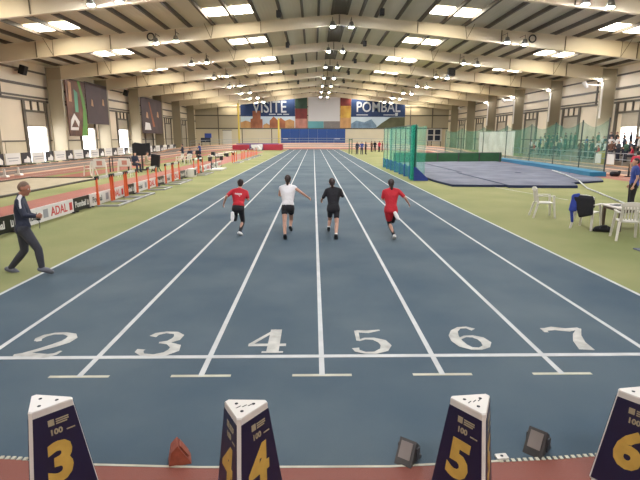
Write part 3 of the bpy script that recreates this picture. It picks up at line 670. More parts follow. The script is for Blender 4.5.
def person(label, J, wear, face, s=1.0, group=None, vox=.009, curl=.6, loc=None, skin='skin'):
    """J: joints in metres (world or local): head neck shL shR elL elR wrL wrR hipL hipR knL knR anL anR toL toR. face: facing direction."""
    J = {k: Vector(v) for k, v in J.items()}
    base = Vector(loc) if loc is not None else Vector(((J['anL'].x+J['anR'].x)/2, (J['anL'].y+J['anR'].y)/2, 0))
    J = {k: v-base for k, v in J.items()}
    root = empty('person', base, 0, label, 'person', group)
    f = Vector(face).normalized(); up = Vector((0,0,1)); hd = J['head']; nk = J['neck']
    up = (hd-nk).normalized()*.5+up*.5; up.normalize(); f = (f-up*f.dot(up)).normalized(); sd = up.cross(f)     # sd = person's left
    S = []
    def L(a, b, t): return a.lerp(b, t)
    S.append([(hd+up*.03*s-f*.012*s, .088*s), (hd+up*.02*s+f*.022*s, .076*s)])
    S.append([(hd+f*.03*s, .066*s), (hd+f*.052*s-up*.085*s, .036*s), (hd-up*.06*s, .055*s)])
    S.append([(hd+f*.088*s+up*.012*s, .010*s), (hd+f*.104*s-up*.024*s, .014*s), (hd+f*.085*s-up*.028*s, .018*s)])
    for q in (1, -1): S.append([(hd+sd*q*.078*s+up*.012*s-f*.008*s, .018*s), (hd+sd*q*.074*s-up*.022*s, .013*s)])
    S.append([(hd-up*.06*s-f*.012*s, .052*s), (nk, .056*s)])
    shm = (J['shL']+J['shR'])/2; hpm = (J['hipL']+J['hipR'])/2; ax = (J['shL']-J['shR']).normalized(); hx = (J['hipL']-J['hipR']).normalized()
    ch = L(shm, hpm, .3); ws = L(shm, hpm, .66)
    def torso(e):
        return [[(nk-(nk-shm)*.4, .06*s+e), (J['shL']-ax*.03*s, .055*s+e), (J['shR']+ax*.03*s, .055*s+e), (ch+ax*.075*s, .098*s+e), (ch-ax*.075*s, .098*s+e)],
                [(ch+ax*.075*s, .098*s+e), (ch-ax*.075*s, .098*s+e), (ws+ax*.05*s, .086*s+e), (ws-ax*.05*s, .086*s+e)],
                [(ws+ax*.05*s, .086*s+e), (ws-ax*.05*s, .086*s+e), (hpm+hx*.07*s+up*.04*s, .096*s+e), (hpm-hx*.07*s+up*.04*s, .096*s+e)]]
    def pelvis(e): return [[(hpm+hx*.07*s+up*.07*s, .092*s+e), (hpm-hx*.07*s+up*.07*s, .092*s+e), (hpm+hx*.075*s-f*.02*s, .098*s+e), (hpm-hx*.075*s-f*.02*s, .098*s+e)]]
    S += torso(0)+pelvis(0)
    for q in 'LR':
        sh, el, wr, hp, kn, an, to = (J[k+q] for k in ('sh', 'el', 'wr', 'hip', 'kn', 'an', 'to'))
        S.append([(sh, .05*s), (el, .036*s)]); m_ = L(el, wr, .3)
        S.append([(el, .036*s), (m_, .037*s)]); S.append([(m_, .037*s), (wr, .025*s)])
        S.append([(hp, .088*s), (kn, .053*s)]); cf = L(kn, an, .3)-(to-an).normalized()*.012*s
        S.append([(kn, .052*s), (cf, .054*s)]); S.append([(cf, .054*s), (an, .034*s)])
        hl = an-(to-an).normalized()*.035*s-(an-kn).normalized()*-.03*s
        S.append([(an, .034*s), (hl, .032*s), (L(an, to, .55), .034*s)]); S.append([(L(an, to, .55), .034*s), (to, .026*s)])
        # hand: palm, four fingers, thumb
        d = (wr-el).normalized(); pn = d.cross(up); pn = pn.normalized() if pn.length > .05 else f.copy()
        inn = d.cross(pn).normalized(); side = pn if q == 'R' else pn
        cu = (sd*(-1 if q == 'L' else 1)); cu = (cu-d*cu.dot(d)); cu = cu.normalized() if cu.length > .1 else inn
        wd = d.cross(cu).normalized()
        S.append([(wr, .022*s), (wr+d*.075*s+wd*.028*s, .013*s), (wr+d*.075*s-wd*.028*s, .013*s), (wr+d*.03*s, .024*s)])
        for i, ln in enumerate((.062, .072, .067, .052)):
            b0 = wr+d*.078*s+wd*(.031-.0205*i)*s; b1 = b0+(d*(1-curl*.4)+cu*curl*.7).normalized()*ln*.55*s; b2 = b1+(d*(1-curl)+cu*curl*1.1).normalized()*ln*.5*s
            S.append([(b0, .0095*s), (b1, .0085*s)]); S.append([(b1, .0085*s), (b2, .0075*s)])
        t0 = wr+d*.025*s+wd*.022*s; t1 = t0+(d*.6+wd*.7+cu*.25).normalized()*.042*s; t2 = t1+(d*.85+cu*.4).normalized()*.032*s
        S.append([(t0, .013*s), (t1, .011*s)]); S.append([(t1, .011*s), (t2, .009*s)])
    body = fuse('body', S, M[skin], vox, root)
    # face marks
    if vox < .011:
        for q in (1, -1):
            e = MB().ball(hd+f*.083*s+sd*q*.032*s+up*.012*s, .012*s, n=6).build('eye', M['eyew'], body, True)
            MB().ball(hd+f*.0915*s+sd*q*.032*s+up*.012*s, .006*s, n=5).build('iris', M['eyed'], body, True)
        MB().tube(hd+f*.086*s-up*.056*s+sd*.022*s, hd+f*.086*s-up*.056*s-sd*.022*s, .006*s, n=6).build('mouth', M['lip'], body, True)
    V2 = max(vox, .011)
    def W(k, d=None): return wear.get(k, d)
    if W('shirt'):
        P = [list(x) for x in torso(.016)]
        if W('crop'): P[2] = P[2][:2]+[(hpm+hx*.07*s+up*.11*s, .106*s), (hpm-hx*.07*s+up*.11*s, .106*s)]
        if W('hem', 0): P.append(pelvis(.02)[0])
        sl = W('sleeve', .6)
        for q in 'LR':
            sh, el, wr = J['sh'+q], J['el'+q], J['wr'+q]
            if sl <= 1: P.append([(sh, .062*s), (L(sh, el, sl), .054*s)])
            else: P += [[(sh, .064*s), (el, .05*s)], [(el, .05*s), (L(el, wr, sl-1), .036*s)]]
        if W('collar'): P.append([(nk+up*.01, .068*s), (nk-up*.05*s, .07*s)])
        sh_ = fuse('coat' if sl > 1.5 and W('hem') else 'shirt', P, M[W('shirt')], V2, root)
        if W('stripe'):
            for q in 'LR':
                a = J['sh'+q]; mb = bmesh.new(); 
                st = fuse('shoulder_stripe', [[(L(nk, a, .35)+up*.045*s, .032*s), (a+up*.052*s, .03*s)], [(a+up*.052*s, .03*s), (L(a, J['el'+q], .45)+(a-shm).normalized()*.05*s, .02*s)]], M['whitek'], .008, sh_)
        if W('print'):
            back = ch+up*.07*s-f*.112*s
            t = MB()
            for i in range(6): t.box(-.085+.03*i, -.063+.03*i, -.003, .003, -.02, .02)
            for i in range(4): t.box(-.05+.026*i, -.032+.026*i, -.003, .003, -.055, -.036)
            o = t.build('back_print', M['whitek'], sh_); R3 = Matrix((ax*-1 if ax.dot(sd) > 0 else ax, -f, up)).transposed()
            R3 = Matrix((-sd, f, up)).transposed(); o.matrix_local = Matrix.Translation(back) @ R3.to_4x4()
    if W('trousers'):
        ln = W('len', 2); P = pelvis(.014)
        e = W('loose', .012)
        for q in 'LR':
            hp, kn, an = J['hip'+q], J['kn'+q], J['an'+q]
            if ln <= 1: P.append([(hp, .09*s+e), (L(hp, kn, ln), (.09-.035*ln)*s+e)])
            else:
                P.append([(hp, .09*s+e), (kn, .053*s+e)]); P.append([(kn, .053*s+e), (L(kn, an, .35), .052*s+e)]); P.append([(L(kn, an, .35), .052*s+e), (L(kn, an, ln-1), .036*s+e)])
        fuse('trousers' if ln > 1 else 'shorts', P, M[W('trousers')], V2, root)
    if W('leggings'):
        P = []
        for q in 'LR':
            hp, kn, an = J['hip'+q], J['kn'+q], J['an'+q]
            P += [[(L(hp, kn, .5), .078*s), (kn, .058*s)], [(kn, .058*s), (L(kn, an, .35), .058*s)], [(L(kn, an, .35), .058*s), (L(kn, an, .95), .039*s)]]
        fuse('leggings', P, M[W('leggings')], V2, root)
    for q in 'LR':
        an, to, kn = J['an'+q], J['to'+q], J['kn'+q]
        if W('sock'): fuse('sock', [[(L(kn, an, .68), .042*s), (an, .04*s)]], M[W('sock')], V2, root)
        hl = an-(to-an).normalized()*.04*s+(an-kn).normalized()*.03*s
        lt = (to-an).cross(an-kn); lt = lt.normalized()*.014*s if lt.length > 1e-4 else Vector((.014*s,0,0))
        sk = W('sk', 1.08)
        fuse('shoe', [[(an+(an-kn).normalized()*.012*s, .041*s*sk), (hl+lt*.6, .038*s*sk), (hl-lt*.6, .038*s*sk), (L(an, to, .55)+lt, .04*s*sk), (L(an, to, .55)-lt, .04*s*sk)], [(L(an, to, .55)+lt, .04*s*sk), (L(an, to, .55)-lt, .04*s*sk), (to, .034*s*sk)]], M[W('shoe', 'shoeb')], V2, root)
    P = [[(hd+up*.045*s-f*.02*s, .092*s), (hd+up*.03*s-f*.035*s, .092*s), (hd-up*.04*s-f*.045*s, .068*s)]]
    if W('short'): P = [[(hd+up*.045*s-f*.014*s, .088*s), (hd+up*.01*s-f*.035*s, .082*s)]]
    tail = W('tail')
    if tail:
        b0 = hd+up*.04*s-f*.115*s
        pts = [b0, b0-f*.03*s-up*.05*s, b0-f*.01*s-up*tail*.6*s, b0+f*.02*s-up*tail*s+sd*.01]
        for a, b, ra, rb in zip(pts, pts[1:], (.03,.034,.03), (.034,.03,.014)): P.append([(a, ra*s*1.25), (b, rb*s*1.25)])
    if W('bun'): P.append([(hd+up*.08*s-f*.1*s, .045*s), (hd+up*.06*s-f*.12*s, .04*s)])
    fuse('hair', P, M[W('hair', 'hair')], V2, root, 3)
    return root
def pj(**k):
    """joints from picture positions at a known distance along the hall"""
    return {n: yp(*v) for n, v in k.items()}
def ground_feet(J, z=.055):
    for q in 'LR':
        pass
    return J
R1 = pj(head=(240.6,183.5,12.02), neck=(239.6,189,11.95), shL=(232.2,191.3,11.85), shR=(246.2,192.2,11.93), elL=(226.3,196.5,11.62), wrL=(223.9,203.5,11.75), elR=(248.2,199.5,11.85), wrR=(246.0,198.0,12.1),
        hipL=(235.6,209,11.65), hipR=(240.8,209.3,11.62), knL=(235.2,219.5,11.95), anL=(232.6,214.5,11.52), toL=(232.4,220.5,11.42), knR=(243.0,221.5,11.72), anR=(239.6,232.6,11.42), toR=(242.2,235.4,11.58))
R2 = pj(head=(287.8,179.5,11.75), neck=(287.6,185.5,11.7), shL=(281.0,188.0,11.62), shR=(294.6,187.6,11.66), elL=(279.4,195,11.7), wrL=(281,195.5,11.95), elR=(302.3,193.3,11.5), wrR=(308.4,197.6,11.6),
        hipL=(284.8,208.6,11.45), hipR=(291.0,208.6,11.5), knL=(284.6,222.5,11.3), anL=(285.0,235.5,10.98), toL=(285.6,240.2,11.08), knR=(291.2,219.5,11.92), anR=(290.4,227.0,11.75), toR=(291.4,230.2,11.92))
R3 = pj(head=(332.0,182.5,11.75), neck=(332.6,188,11.7), shL=(327.0,190.4,11.65), shR=(340.0,190.2,11.68), elL=(323.4,197.2,11.6), wrL=(321.6,200.2,11.82), elR=(342.6,196.0,11.6), wrR=(341.0,196.0,11.95),
        hipL=(330.3,209.5,11.5), hipR=(336.3,209.5,11.46), knL=(329.8,220.0,11.9), anL=(328.8,227.8,11.72), toL=(328.6,230.6,11.9), knR=(336.8,223.5,11.3), anR=(336.0,235.5,10.98), toR=(336.2,240.0,11.08))
R4 = pj(head=(391.0,183.5,11.55), neck=(391.2,189,11.5), shL=(384.4,191.6,11.42), shR=(398.4,191.0,11.46), elL=(382.6,198.8,11.42), wrL=(384.0,199,11.7), elR=(405.0,197.6,11.3), wrR=(408.6,203.4,11.4),
        hipL=(388.2,210.8,11.22), hipR=(393.6,210.8,11.22), knL=(389.4,223.5,11.3), anL=(394.2,235.6,10.95), toL=(394.6,238.6,11.12), knR=(392.8,221.5,11.5), anR=(395.4,214.2,11.12), toR=(398.2,219.0,11.05))
person('runner in red tee and black tights, left foot kicked up behind', R1, dict(shirt='redtee', sleeve=.75, crop=1, trousers='blackk', len=1.95, loose=.006, shoe='shoe', bun=1, hair='hair', print=1), (.05,1,0), .86, 'sprinters running away down the lanes')
person('runner in white sleeveless top and black shorts with dark ponytail', R2, dict(shirt='whitetee', sleeve=.15, crop=1, trousers='blackk', len=.3, shoe='shoeb', tail=.26, hair='hair'), (0,1,0), .88, 'sprinters running away down the lanes')
person('runner in black short-sleeved top and black shorts with white socks', R3, dict(shirt='blackk', sleeve=1.15, hem=1, trousers='blackk', len=.55, loose=.006, shoe='shoeb', sock='whitek', tail=.26, hair='hair'), (0,1,0), .86, 'sprinters running away down the lanes')
person('runner in red tee and red shorts over black leggings, right foot raised', R4, dict(shirt='redtee', sleeve=.8, hem=1, trousers='redtee', len=.62, loose=.02, leggings='blackk', shoe='shoe', tail=.34, hair='hair'), (.03,1,0), .86, 'sprinters running away down the lanes')
MAN = pj(head=(24.3,188.5,8.22), neck=(20.8,197.0,8.22), shL=(22.6,201.5,8.42), shR=(18.6,202.0,8.04), elL=(29.0,214.5,8.42), wrL=(36.8,216.0,8.30), elR=(24.2,215.5,7.94), wrR=(35.6,216.2,8.06),
        hipL=(22.4,229.5,8.30), hipR=(23.6,229.5,8.12), knL=(24.5,250.5,8.32), anL=(10.2,268.6,8.34), toL=(17.8,272.6,8.34), knR=(38.2,249.0,8.12), anR=(42.0,268.2,8.10), toR=(52.0,272.0,8.10))
person('man in navy jacket and charcoal trousers striding beside the left lane', MAN, dict(shirt='navyk', sleeve=1.9, hem=1, collar=1, stripe=1, trousers='greyk', len=1.93, loose=.016, shoe='shoeg', sk=1.2, short=1, hair='hairg'), (1,.05,0), .97, None, .009, .8, None, 'skin2')
hp = yp(38.4,217.5,8.16)
r = empty('hand_timer', hp, 0, 'dark hand timer on a dangling cord held by the man in navy', 'hand timer')
MB().box(-.03,.03,-.02,.02,-.05,.03,bev=.008).build('case', M['black'], r); MB().box(-.02,.02,-.023,-.02,-.015,.02).build('display', M['adgrey'], r); MB().path([(0,0,-.05),(.01,0,-.12),(.0,0,-.19)], .006, 6).build('cord', M['dgrey'], r)

# template figures for the distance
def std(h=0, arms='down'):
    J = dict(head=(0,.02,1.60), neck=(0,0,1.46), shL=(-.19,0,1.41), shR=(.19,0,1.41), hipL=(-.09,0,.92), hipR=(.09,0,.92), knL=(-.11,.02,.50), knR=(.11,.02,.50), anL=(-.12,0,.09), anR=(.12,0,.09), toL=(-.14,.16,.035), toR=(.14,.16,.035))
    if arms == 'down': J.update(elL=(-.25,-.02,1.12), wrL=(-.25,.06,.88), elR=(.25,-.02,1.12), wrR=(.25,.06,.88))
    if arms == 'front': J.update(elL=(-.25,.05,1.13), wrL=(-.08,.25,1.12), elR=(.25,.05,1.13), wrR=(.08,.25,1.16))
    if arms == 'hips': J.update(elL=(-.36,-.05,1.18), wrL=(-.2,.05,1.0), elR=(.36,-.05,1.18), wrR=(.2,.05,1.0))
    return J
def seat():
    return dict(head=(0,.08,1.22), neck=(0,.03,1.08), shL=(-.19,.02,1.03), shR=(.19,.02,1.03), elL=(-.25,.08,.76), wrL=(-.12,.3,.70), elR=(.25,.08,.76), wrR=(.12,.3,.70), hipL=(-.1,0,.54), hipR=(.1,0,.54), knL=(-.13,.42,.52), knR=(.13,.42,.52), anL=(-.13,.40,.09), anR=(.13,.40,.09), toL=(-.14,.56,.035), toR=(.14,.56,.035))
TW = dict(shirt='navyk', sleeve=1.9, hem=1, trousers='blackk', len=1.93, loose=.02, short=1, hair='hair2')
TPL = {}
def far_person(kind, loc, rz, label, shirt, legs, hair='hair2', group=None, tee=False):
    key = (kind, tee)
    cols = {'coat': M[shirt], 'shirt': M[shirt], 'trousers': M[legs], 'hair': M[hair]}
    if key not in TPL:
        w = dict(TW); 
        if tee: w['sleeve'] = .6
        J = seat() if kind == 'seat' else std(0, kind)
        TPL[key] = person('x', J, w, (0,1,0), 1.0, None, .016, loc=(0,0,0))
        o = TPL[key]
        for ch in o.children:
            k = ch.name.split('.')[0]
            if k in cols: ch.material_slots[0].link = 'OBJECT'; ch.material_slots[0].material = cols[k]
        o.location = loc; o.rotation_euler = (0,0,rz); o['label'] = label
        if group: o['group'] = group
        return o
    o = dup(TPL[key], loc, rz, label, None, cols)
    if group: o['group'] = group
    elif 'group' in o: del o['group']
    return o
# right: starter's table helpers
far_person('down', (10.0,14.9,0), 1.2, 'person in blue tee and black trousers behind the small white table', 'bluek', 'blackk', 'hair2', None, True)
far_person('down', (15.0,22.3,0), -.6, 'person in crimson top standing behind the one in the blue tee', 'crimk', 'blackk', 'hair2', None, True)
# left groups
far_person('front', (-12.35,46.2,0), 1.9, 'person in dark jacket standing left of the seated one by white chairs', 'navyk', 'greyk')
far_person('seat', (-11.55,45.8,0), 2.9, 'person in dark navy seated between two standing people at left', 'navyk', 'navyk')
far_person('seat', (-11.15,47.2,0), -2.6, 'person in black with brown hair seated beside the blue-clad one', 'blackk', 'blackk', 'hair')
far_person('down', (-11.5,49.4,0), 2.2, 'person in bright blue tracksuit standing by the far white benches', 'bluek', 'bluek')
far_person('seat', (-12.2,33.3,0), -2.2, 'person in dark navy jacket seated at the black metal frame', 'navyk', 'navyk', 'hair2')
far_person('seat', (-11.75,34.3,0), -1.2, 'person in pale clothes seated between the two black boards', 'beigek', 'beigek', 'hair')
# right of the track far
for i, (x, y, k, s_c, l, lab) in enumerate((
    (6.05,67.6,'down','navyk','navyk','person in navy tracksuit, left of the trio beside the far track edge'),
    (6.6,66.8,'hips','bluek','navyk','person with bright blue top in the middle of the trio by the far track'),
    (7.2,67.4,'front','navyk','blackk','person in dark clothes, right of the trio beside the far track edge'),
    (9.4,79.0,'down','brownk','blackk','person in brown top, first from the left in the far group before the green net'),
    (10.0,79.6,'front','blackk','blackk','person all in black, second from the left in the far group before the green net'),
    (10.65,79.0,'hips','crimk','blackk','person with a crimson top in the far group before the green net'),
    (11.25,79.8,'down','brownk','greyk','person in brown and grey, rightmost of the far group before the green net'))):
    far_person(k, (x, y, 0), 2.5+.9*i, lab, s_c, l)
# spectators behind the right-hand rail
cl = ['blackk','navyk','whitek','brownk','greenk','beigek','bluek','crimk','greyk','redtee']
nmz = {'blackk':'black','navyk':'navy','whitek':'white','brownk':'brown','greenk':'green','beigek':'beige','bluek':'blue','crimk':'crimson','greyk':'charcoal','redtee':'red'}
def stand(name, y0, y1, lab):
    r = empty(name, (27.2, (y0+y1)/2, 0), 0, lab, 'grandstand'); h = (y1-y0)/2
    for k in range(4): MB().box(-1.35+.8*k, -.55+.8*k if k < 3 else 1.6, -h, h, 0, .3+.4*k).build('tier', M['slate'], r)
stand('tiered_stand', 38.2, 48.9, 'low tiered grandstand at the right in front of the bright doorway')
stand('tiered_stand', 51.2, 60, 'low tiered grandstand on the right behind the green net fence')
def crowd(y0, n, which, grp, sd):
    random.seed(sd)
    for row, (x, z) in enumerate(((26.25,.3),(27.05,.7),(27.85,1.1))):
        for i in range(n):
            y = y0+i*.98+(.45 if row % 2 else 0)+random.uniform(-.12,.12)
            k = ('down','front','seat','hips','front')[(i*2+row*3) % 5]; a = random.choice(cl[:3]+cl); b = random.choice(('blackk','navyk','greyk'))
            far_person(k, (x, y, z+.002), PI/2+random.uniform(-.6,.6), 'spectator in %s top, %s along the %s row of the %s stand' % (nmz[a], ORD[i], ('front','middle','top')[row], which), a, b, ('hair','hair2')[i % 2], grp)
crowd(38.8, 10, 'near right', 'spectators on the near right stand', 3)
crowd(51.8, 8, 'netted right', 'spectators on the stand behind the green net', 5)

# ------------------------------------------------------------------ plastic chairs
def chair_parts(r):
    mb = MB(); mb.box(-.21,.21,-.2,.22,.42,.45,bev=.012); mb.box(-.21,.21,.2,.235,.4,.445,bev=.01); mb.build('seat', M['plastic'], r)
    q = Matrix.Rotation(.2, 3, 'X')
    mb = MB()
    for x, w in ((-.19,.03),(.19,.03)): mb.box(x-w,x+w*.6 if x > 0 else x+w,-.015,.015,-.2,.2,rot=q)
    for i in range(5): mb.box(-.125+.0625*i-.014,-.125+.0625*i+.014,-.01,.01,-.17,.17,rot=q)
    b = mb.build('backrest', M['plastic'], r, loc=(0,-.25,.65))
    mb = MB(); n = 10
    for i in range(n):
        a0 = -.24+.48*i/n; a1 = -.24+.48*(i+1)/n
        z0 = .05*(1-(a0/.24)**2); z1 = .05*(1-(a1/.24)**2)
        mb.prism([(a0,-.05),(a1,-.05),(a1,.02+z1),(a0,.02+z0)], -.018, .018)
    mb.build('top_rail', M['plastic'], r, loc=(0,-.295,.84))
    for sx in (-1, 1):
        for (x0, y0, x1, y1, z1) in ((.22,-.22,.26,-.33,.43),(.22,.2,.265,.27,.64)):
            A = [(sx*(x1+a), y1+b, 0) for a, b in ((-.022,-.02),(.022,-.02),(.022,.02),(-.022,.02))]; B = [(sx*(x0+a), y0+b, z1) for a, b in ((-.035,-.025),(.02,-.025),(.02,.025),(-.035,.025))]
            MB().frustum(A, B).build('leg', M['plastic'], r)
        mb = MB(); mb.box(sx*.235-.03,sx*.235+.03,-.27,.23,.64,.665,bev=.008); mb.build('armrest', M['plastic'], r)
def chair(loc, rz, lab, proto=None):
    if proto is None:
        r = empty('plastic_armchair', loc, rz, lab, 'chair', 'white plastic armchairs'); chair_parts(r); return r
    return dup(proto, loc, rz, lab)
c1 = chair((6.92,14.25,0), -1.75, 'white plastic armchair standing alone on the turf left of the draped one')
chair((7.2,12.4,0), -.9, 'white plastic armchair with a blue and black jacket over its back', c1)
chair((7.36,11.0,0), -.35, 'white plastic armchair seen from behind at the small white table', c1)
chair((-11.95,43.6,0), 2.4, 'white plastic chair in front of the dark-jacketed group at left', c1)
chair((-11.1,43.2,0), 2.9, 'white plastic chair right of the other one before the seated group', c1)
chair((-13.9,30.3,0), 1.2, 'white plastic chair behind the nearest hurdle at the end of the sand pit', c1)
# jacket over chair two
r = empty('jacket', (7.2,12.4,0), -.9, 'blue and black jacket hung over the back of a white chair', 'jacket')
fuse('black_body', [[((-.2,-.345,.86),.035),((.2,-.345,.86),.035)], [((-.2,-.36,.82),.04),((.22,-.36,.82),.04),((.24,-.375,.45),.045),((-.02,-.375,.36),.045)], [((-.22,-.24,.84),.03),((.2,-.24,.84),.03),((.2,-.17,.6),.03),((-.2,-.17,.62),.03)]], M['blackk'], .012, r)
fuse('blue_side', [[((-.24,-.345,.87),.04),((-.13,-.345,.9),.04),((-.28,-.38,.5),.045),((-.16,-.385,.5),.045)], [((-.27,-.38,.6),.045),((-.2,-.39,.2),.035)], [((-.27,-.3,.84),.05),((-.3,-.2,.5),.04)]], M['royal'], .012, r)
# table
r = empty('side_table', (7.72,12.25,0), -.08, 'small low white table with brown legs beside the chairs', 'table')
MB().box(-.02,1.5,-.45,.5,.57,.61,bev=.008).build('table_top', M['table'], r)
MB().box(.03,1.45,-.42,.47,.5,.57).build('apron', M['tleg'], r)
for x in (.05,1.43):
    for y in (-.38,.43): MB().box(x-.035,x+.035,y-.035,y+.035,0,.52).build('leg', M['tleg'], r)
r = empty('clipboard', (8.0,12.35,.61), .3, 'dark clipboard lying on the small white table', 'clipboard')
MB().box(-.2,.2,-.13,.13,0,.012).build('board', M['dgrey'], r); MB().box(-.05,.05,.1,.135,.012,.022).build('clip', M['adgrey'], r)
hb = r = empty('holdall', (7.32,11.85,0), -.2, 'black holdall on the turf under the small white table', 'bag')
fuse('bag_body', [[((-.22,0,.1),.095),((.2,0,.1),.1),((.05,.02,.15),.1)], [((.2,0,.1),.1),((.27,.02,.06),.06)], [((-.22,0,.1),.095),((-.3,0,.06),.05)]], M['blackk'], .012, r)
MB().path([(-.15,-.1,.13),(-.1,-.12,.24),(.08,-.12,.25),(.14,-.1,.14)], .012, 6).build('handle', M['dgrey'], r); hb.scale = (.68,.68,.75)
tag(MB().box(6.85,7.5,9.6,9.95,0,.03,bev=.008).build('blue_pad', M['mblue']), 'small flat blue pad on the turf near the bottom of the chairs', 'pad')

# ------------------------------------------------------------------ net wall, fences, mats on the right
def arc_net(r, name, pts, z0, z1, m):
    mb = MB(); A = [(mb.bm.verts.new((x, y, z0)), mb.bm.verts.new((x, y, z1))) for x, y in pts]
    for a, b in zip(A, A[1:]): mb.bm.faces.new((a[0], b[0], b[1], a[1]))
    return mb.build(name, M[m], r)
r = empty('throwing_cage', (5.55,32,0), 0, 'teal throwing cage net on dark poles beside the right lanes', 'net')
py = [26.5,27.9,29.5,31.2,33.0,34.8,36.6,38.4]
for i, y in enumerate(py):
    p = MB().tube((0,y-32,0),(0,y-32,3.02),.028,n=8).build('pole', M['dgrey'], r)
    MB().prism([(-.05,0),(.75,0),(.75,.1),(.05,.75),(-.05,.75)], y-32-.05, y-32+.05, 'y').build('blue_foot', M['bluek'], p)
sg = [( .04*math.sin(k*2.1), 26.5-32+(38.4-26.5)*k/50) for k in range(51)]
arc_net(r, 'net', sg, .03, 2.98, 'net')
arc_net(r, 'net', [(x+.55+.25*math.sin(k*.12), y) for k, (x, y) in enumerate(sg)], .03, 2.95, 'net')
arc_net(r, 'folded_net', [(-.3+.016*k+.1*(k % 2), -5.85+.4*((k*7) % 5)/5+.02*k) for k in range(22)], .03, 2.98, 'netfold')
MB().path([(0,y-32,3.0) for y in py], .02, 6).build('top_cable', M['dgrey'], r)
MB().path([(0,y-32,1.5) for y in py], .012, 6).build('middle_cable', M['dgrey'], r)
r = empty('net_fence', (19.0,45,0), 0, 'long green net fence on dark posts along the right of the blue mats', 'net')
fp = [(17.9,29.6),(18.7,34.0),(19.15,38.7),(19.6,44.0),(19.85,50.2),(20.0,57.5),(20.0,66),(20.0,74)]
for x, y in fp: MB().tube((x-19,y-45,0),(x-19,y-45,3.5),.045,n=8).build('post', M['dgrey'], r)
mb = MB()
for (x0, y0), (x1, y1) in zip(fp, fp[1:]):
    n = 10; pr = None
    for k in range(n+1):
        t = k/n; x = x0+(x1-x0)*t-19; y = y0+(y1-y0)*t-45; dip = .45*math.sin(PI*t)
        c = (mb.bm.verts.new((x, y, .05)), mb.bm.verts.new((x, y, 3.45-dip)))
        if pr: mb.bm.faces.new((pr[0], c[0], c[1], pr[1]))
        pr = c
mb.build('net', M['netdark'], r)
mb = MB()
mats_ = [([(5.95,26.3),(6.4,23.3),(9.0,22.95),(9.3,26.0),(6.2,29.5)],0),([(9.05,22.95),(9.9,22.55),(12.3,22.5),(12.7,24.2),(12.6,28),(9.1,27.5)],1)]
def mat_piece(pts, z, lab, m='mblue'):
    c = Vector((sum(p[0] for p in pts)/len(pts), sum(p[1] for p in pts)/len(pts)))
    r = empty('landing_mat', (c.x, c.y, 0), 0, lab, 'mat', 'blue mats laid out on the right')
    q = [(x-c.x, y-c.y) for x, y in pts]
    MB().prism(q, .005, z, 'z').build('foam_edge', M['matedge'], r); MB().prism([(x*.995, y*.995) for x, y in q], z, z+.012, 'z').build('cover', M[m], r)
mat_piece([(6.45,25.6),(6.7,23.15),(9.2,22.95),(9.2,31.0),(6.45,31.0)], .10, 'large blue mat at the near corner beside the teal cage')
mat_piece([(9.24,22.6),(12.4,22.4),(12.9,23.6),(12.9,31.0),(9.24,31.0)], .12, 'large blue mat with a jutting near edge behind the lone white chair')
mat_piece([(12.94,24.2),(15.4,25.4),(16.3,27.2),(16.3,31.0),(12.94,31.0)], .09, 'large blue mat at the near right corner below the net fence')
mat_piece([(6.45,31.04),(9.6,31.04),(9.6,44.3),(7.0,44.3)], .10, 'long blue mat behind the teal cage in front of the green barrier')
mat_piece([(9.64,31.04),(13.4,31.04),(13.4,45.4),(9.64,44.4)], .11, 'middle blue mat in front of the green barrier')
mat_piece([(13.44,31.04),(16.6,31.04),(17.3,38),(17.3,46),(13.44,45.4)], .09, 'far right blue mat in front of the green barrier')
r = empty('teal_pad_strip', (18,40,0), 0, 'long teal blue pad strip lying along the foot of the net fence', 'mat')
P = [(16.7,29.0),(17.7,29.0),(18.5,34),(18.9,38.7),(19.35,44),(19.6,50),(18.6,50),(18.2,44),(17.75,38.7),(17.4,34)]
MB().prism([(x-18, y-40) for x, y in P], .012, .28, 'z').build('pad', M['mteal'], r)
r = empty('green_barrier', (13,46.6,0), .07, 'low dark green barrier behind the blue mats', 'barrier')
MB().box(-5.4,5.2,-.12,.12,0,.85,bev=.03).build('sheeting', M['gtarp'], r); MB().tube((-5.4,0,.86),(5.2,0,.86),.05,n=8).build('top_tube', M['dgrey'], r)
for k in range(6): MB().box(-5.3+2.05*k,-5.2+2.05*k,-.2,-.1,0,.9).build('stay', M['dgrey'], r)
r = empty('partition_curtain', (25.3,68,0), 0, 'tall white pleated partition behind the net fence on the right', 'partition')
pts = []
for k in range(41): pts.append((.1*(k % 2), -6.5+13*k/40))
mb = MB(); mb.prism(pts+[(x+.06, y) for x, y in pts[::-1]], 0.02, 3.1, 'z'); mb.build('pleated_sheet', M['pale'], r)
MB().tube((.08,-6.5,3.1),(.08,6.5,3.1),.05,n=8).build('top_rail', M['dgrey'], r)
# white marking tape/hose on the turf
def line_on_ground(pp, w, lab):
    P = [gp(*p) for p in pp]; c = P[len(P)//2]
    o = MB().path([(p.x-c.x, p.y-c.y, .02) for p in P], w/2, 8).build('white_tape_line', M['white'], None, True, (c.x, c.y, 0)); tag(o, lab, 'line')
Z = [(14.9,31.0),(14.6,28.0),(14.2,25.6),(13.6,23.8),(12.9,21.0),(12.0,18.0),(11.0,15.4)]
mb = MB(); P = [(x-13, y-22, 165e-3 if i < 3 else .032) for i, (x, y) in enumerate([tuple(gp(*p, .1))[:2] for p in ((552,171),(566,176),(579,182),(587,186.5),(600,191.5),(620,199.5),(640,207.5))])]
tag(mb.path(P, .03, 8).build('white_line', M['white'], None, True, (13,22,0)), 'raised white line running from the blue mats across the turf', 'line')
mb = MB(); P = [(x-9, y-19, .006) for x, y in [tuple(gp(*p))[:2] for p in ((484,185),(510,190),(545,196),(568,200))]]
struct(mb.strip([(a, b) for a, b, c in P], .06, .004).build('turf_line', M['white'], fl, False, (9,19,0)))
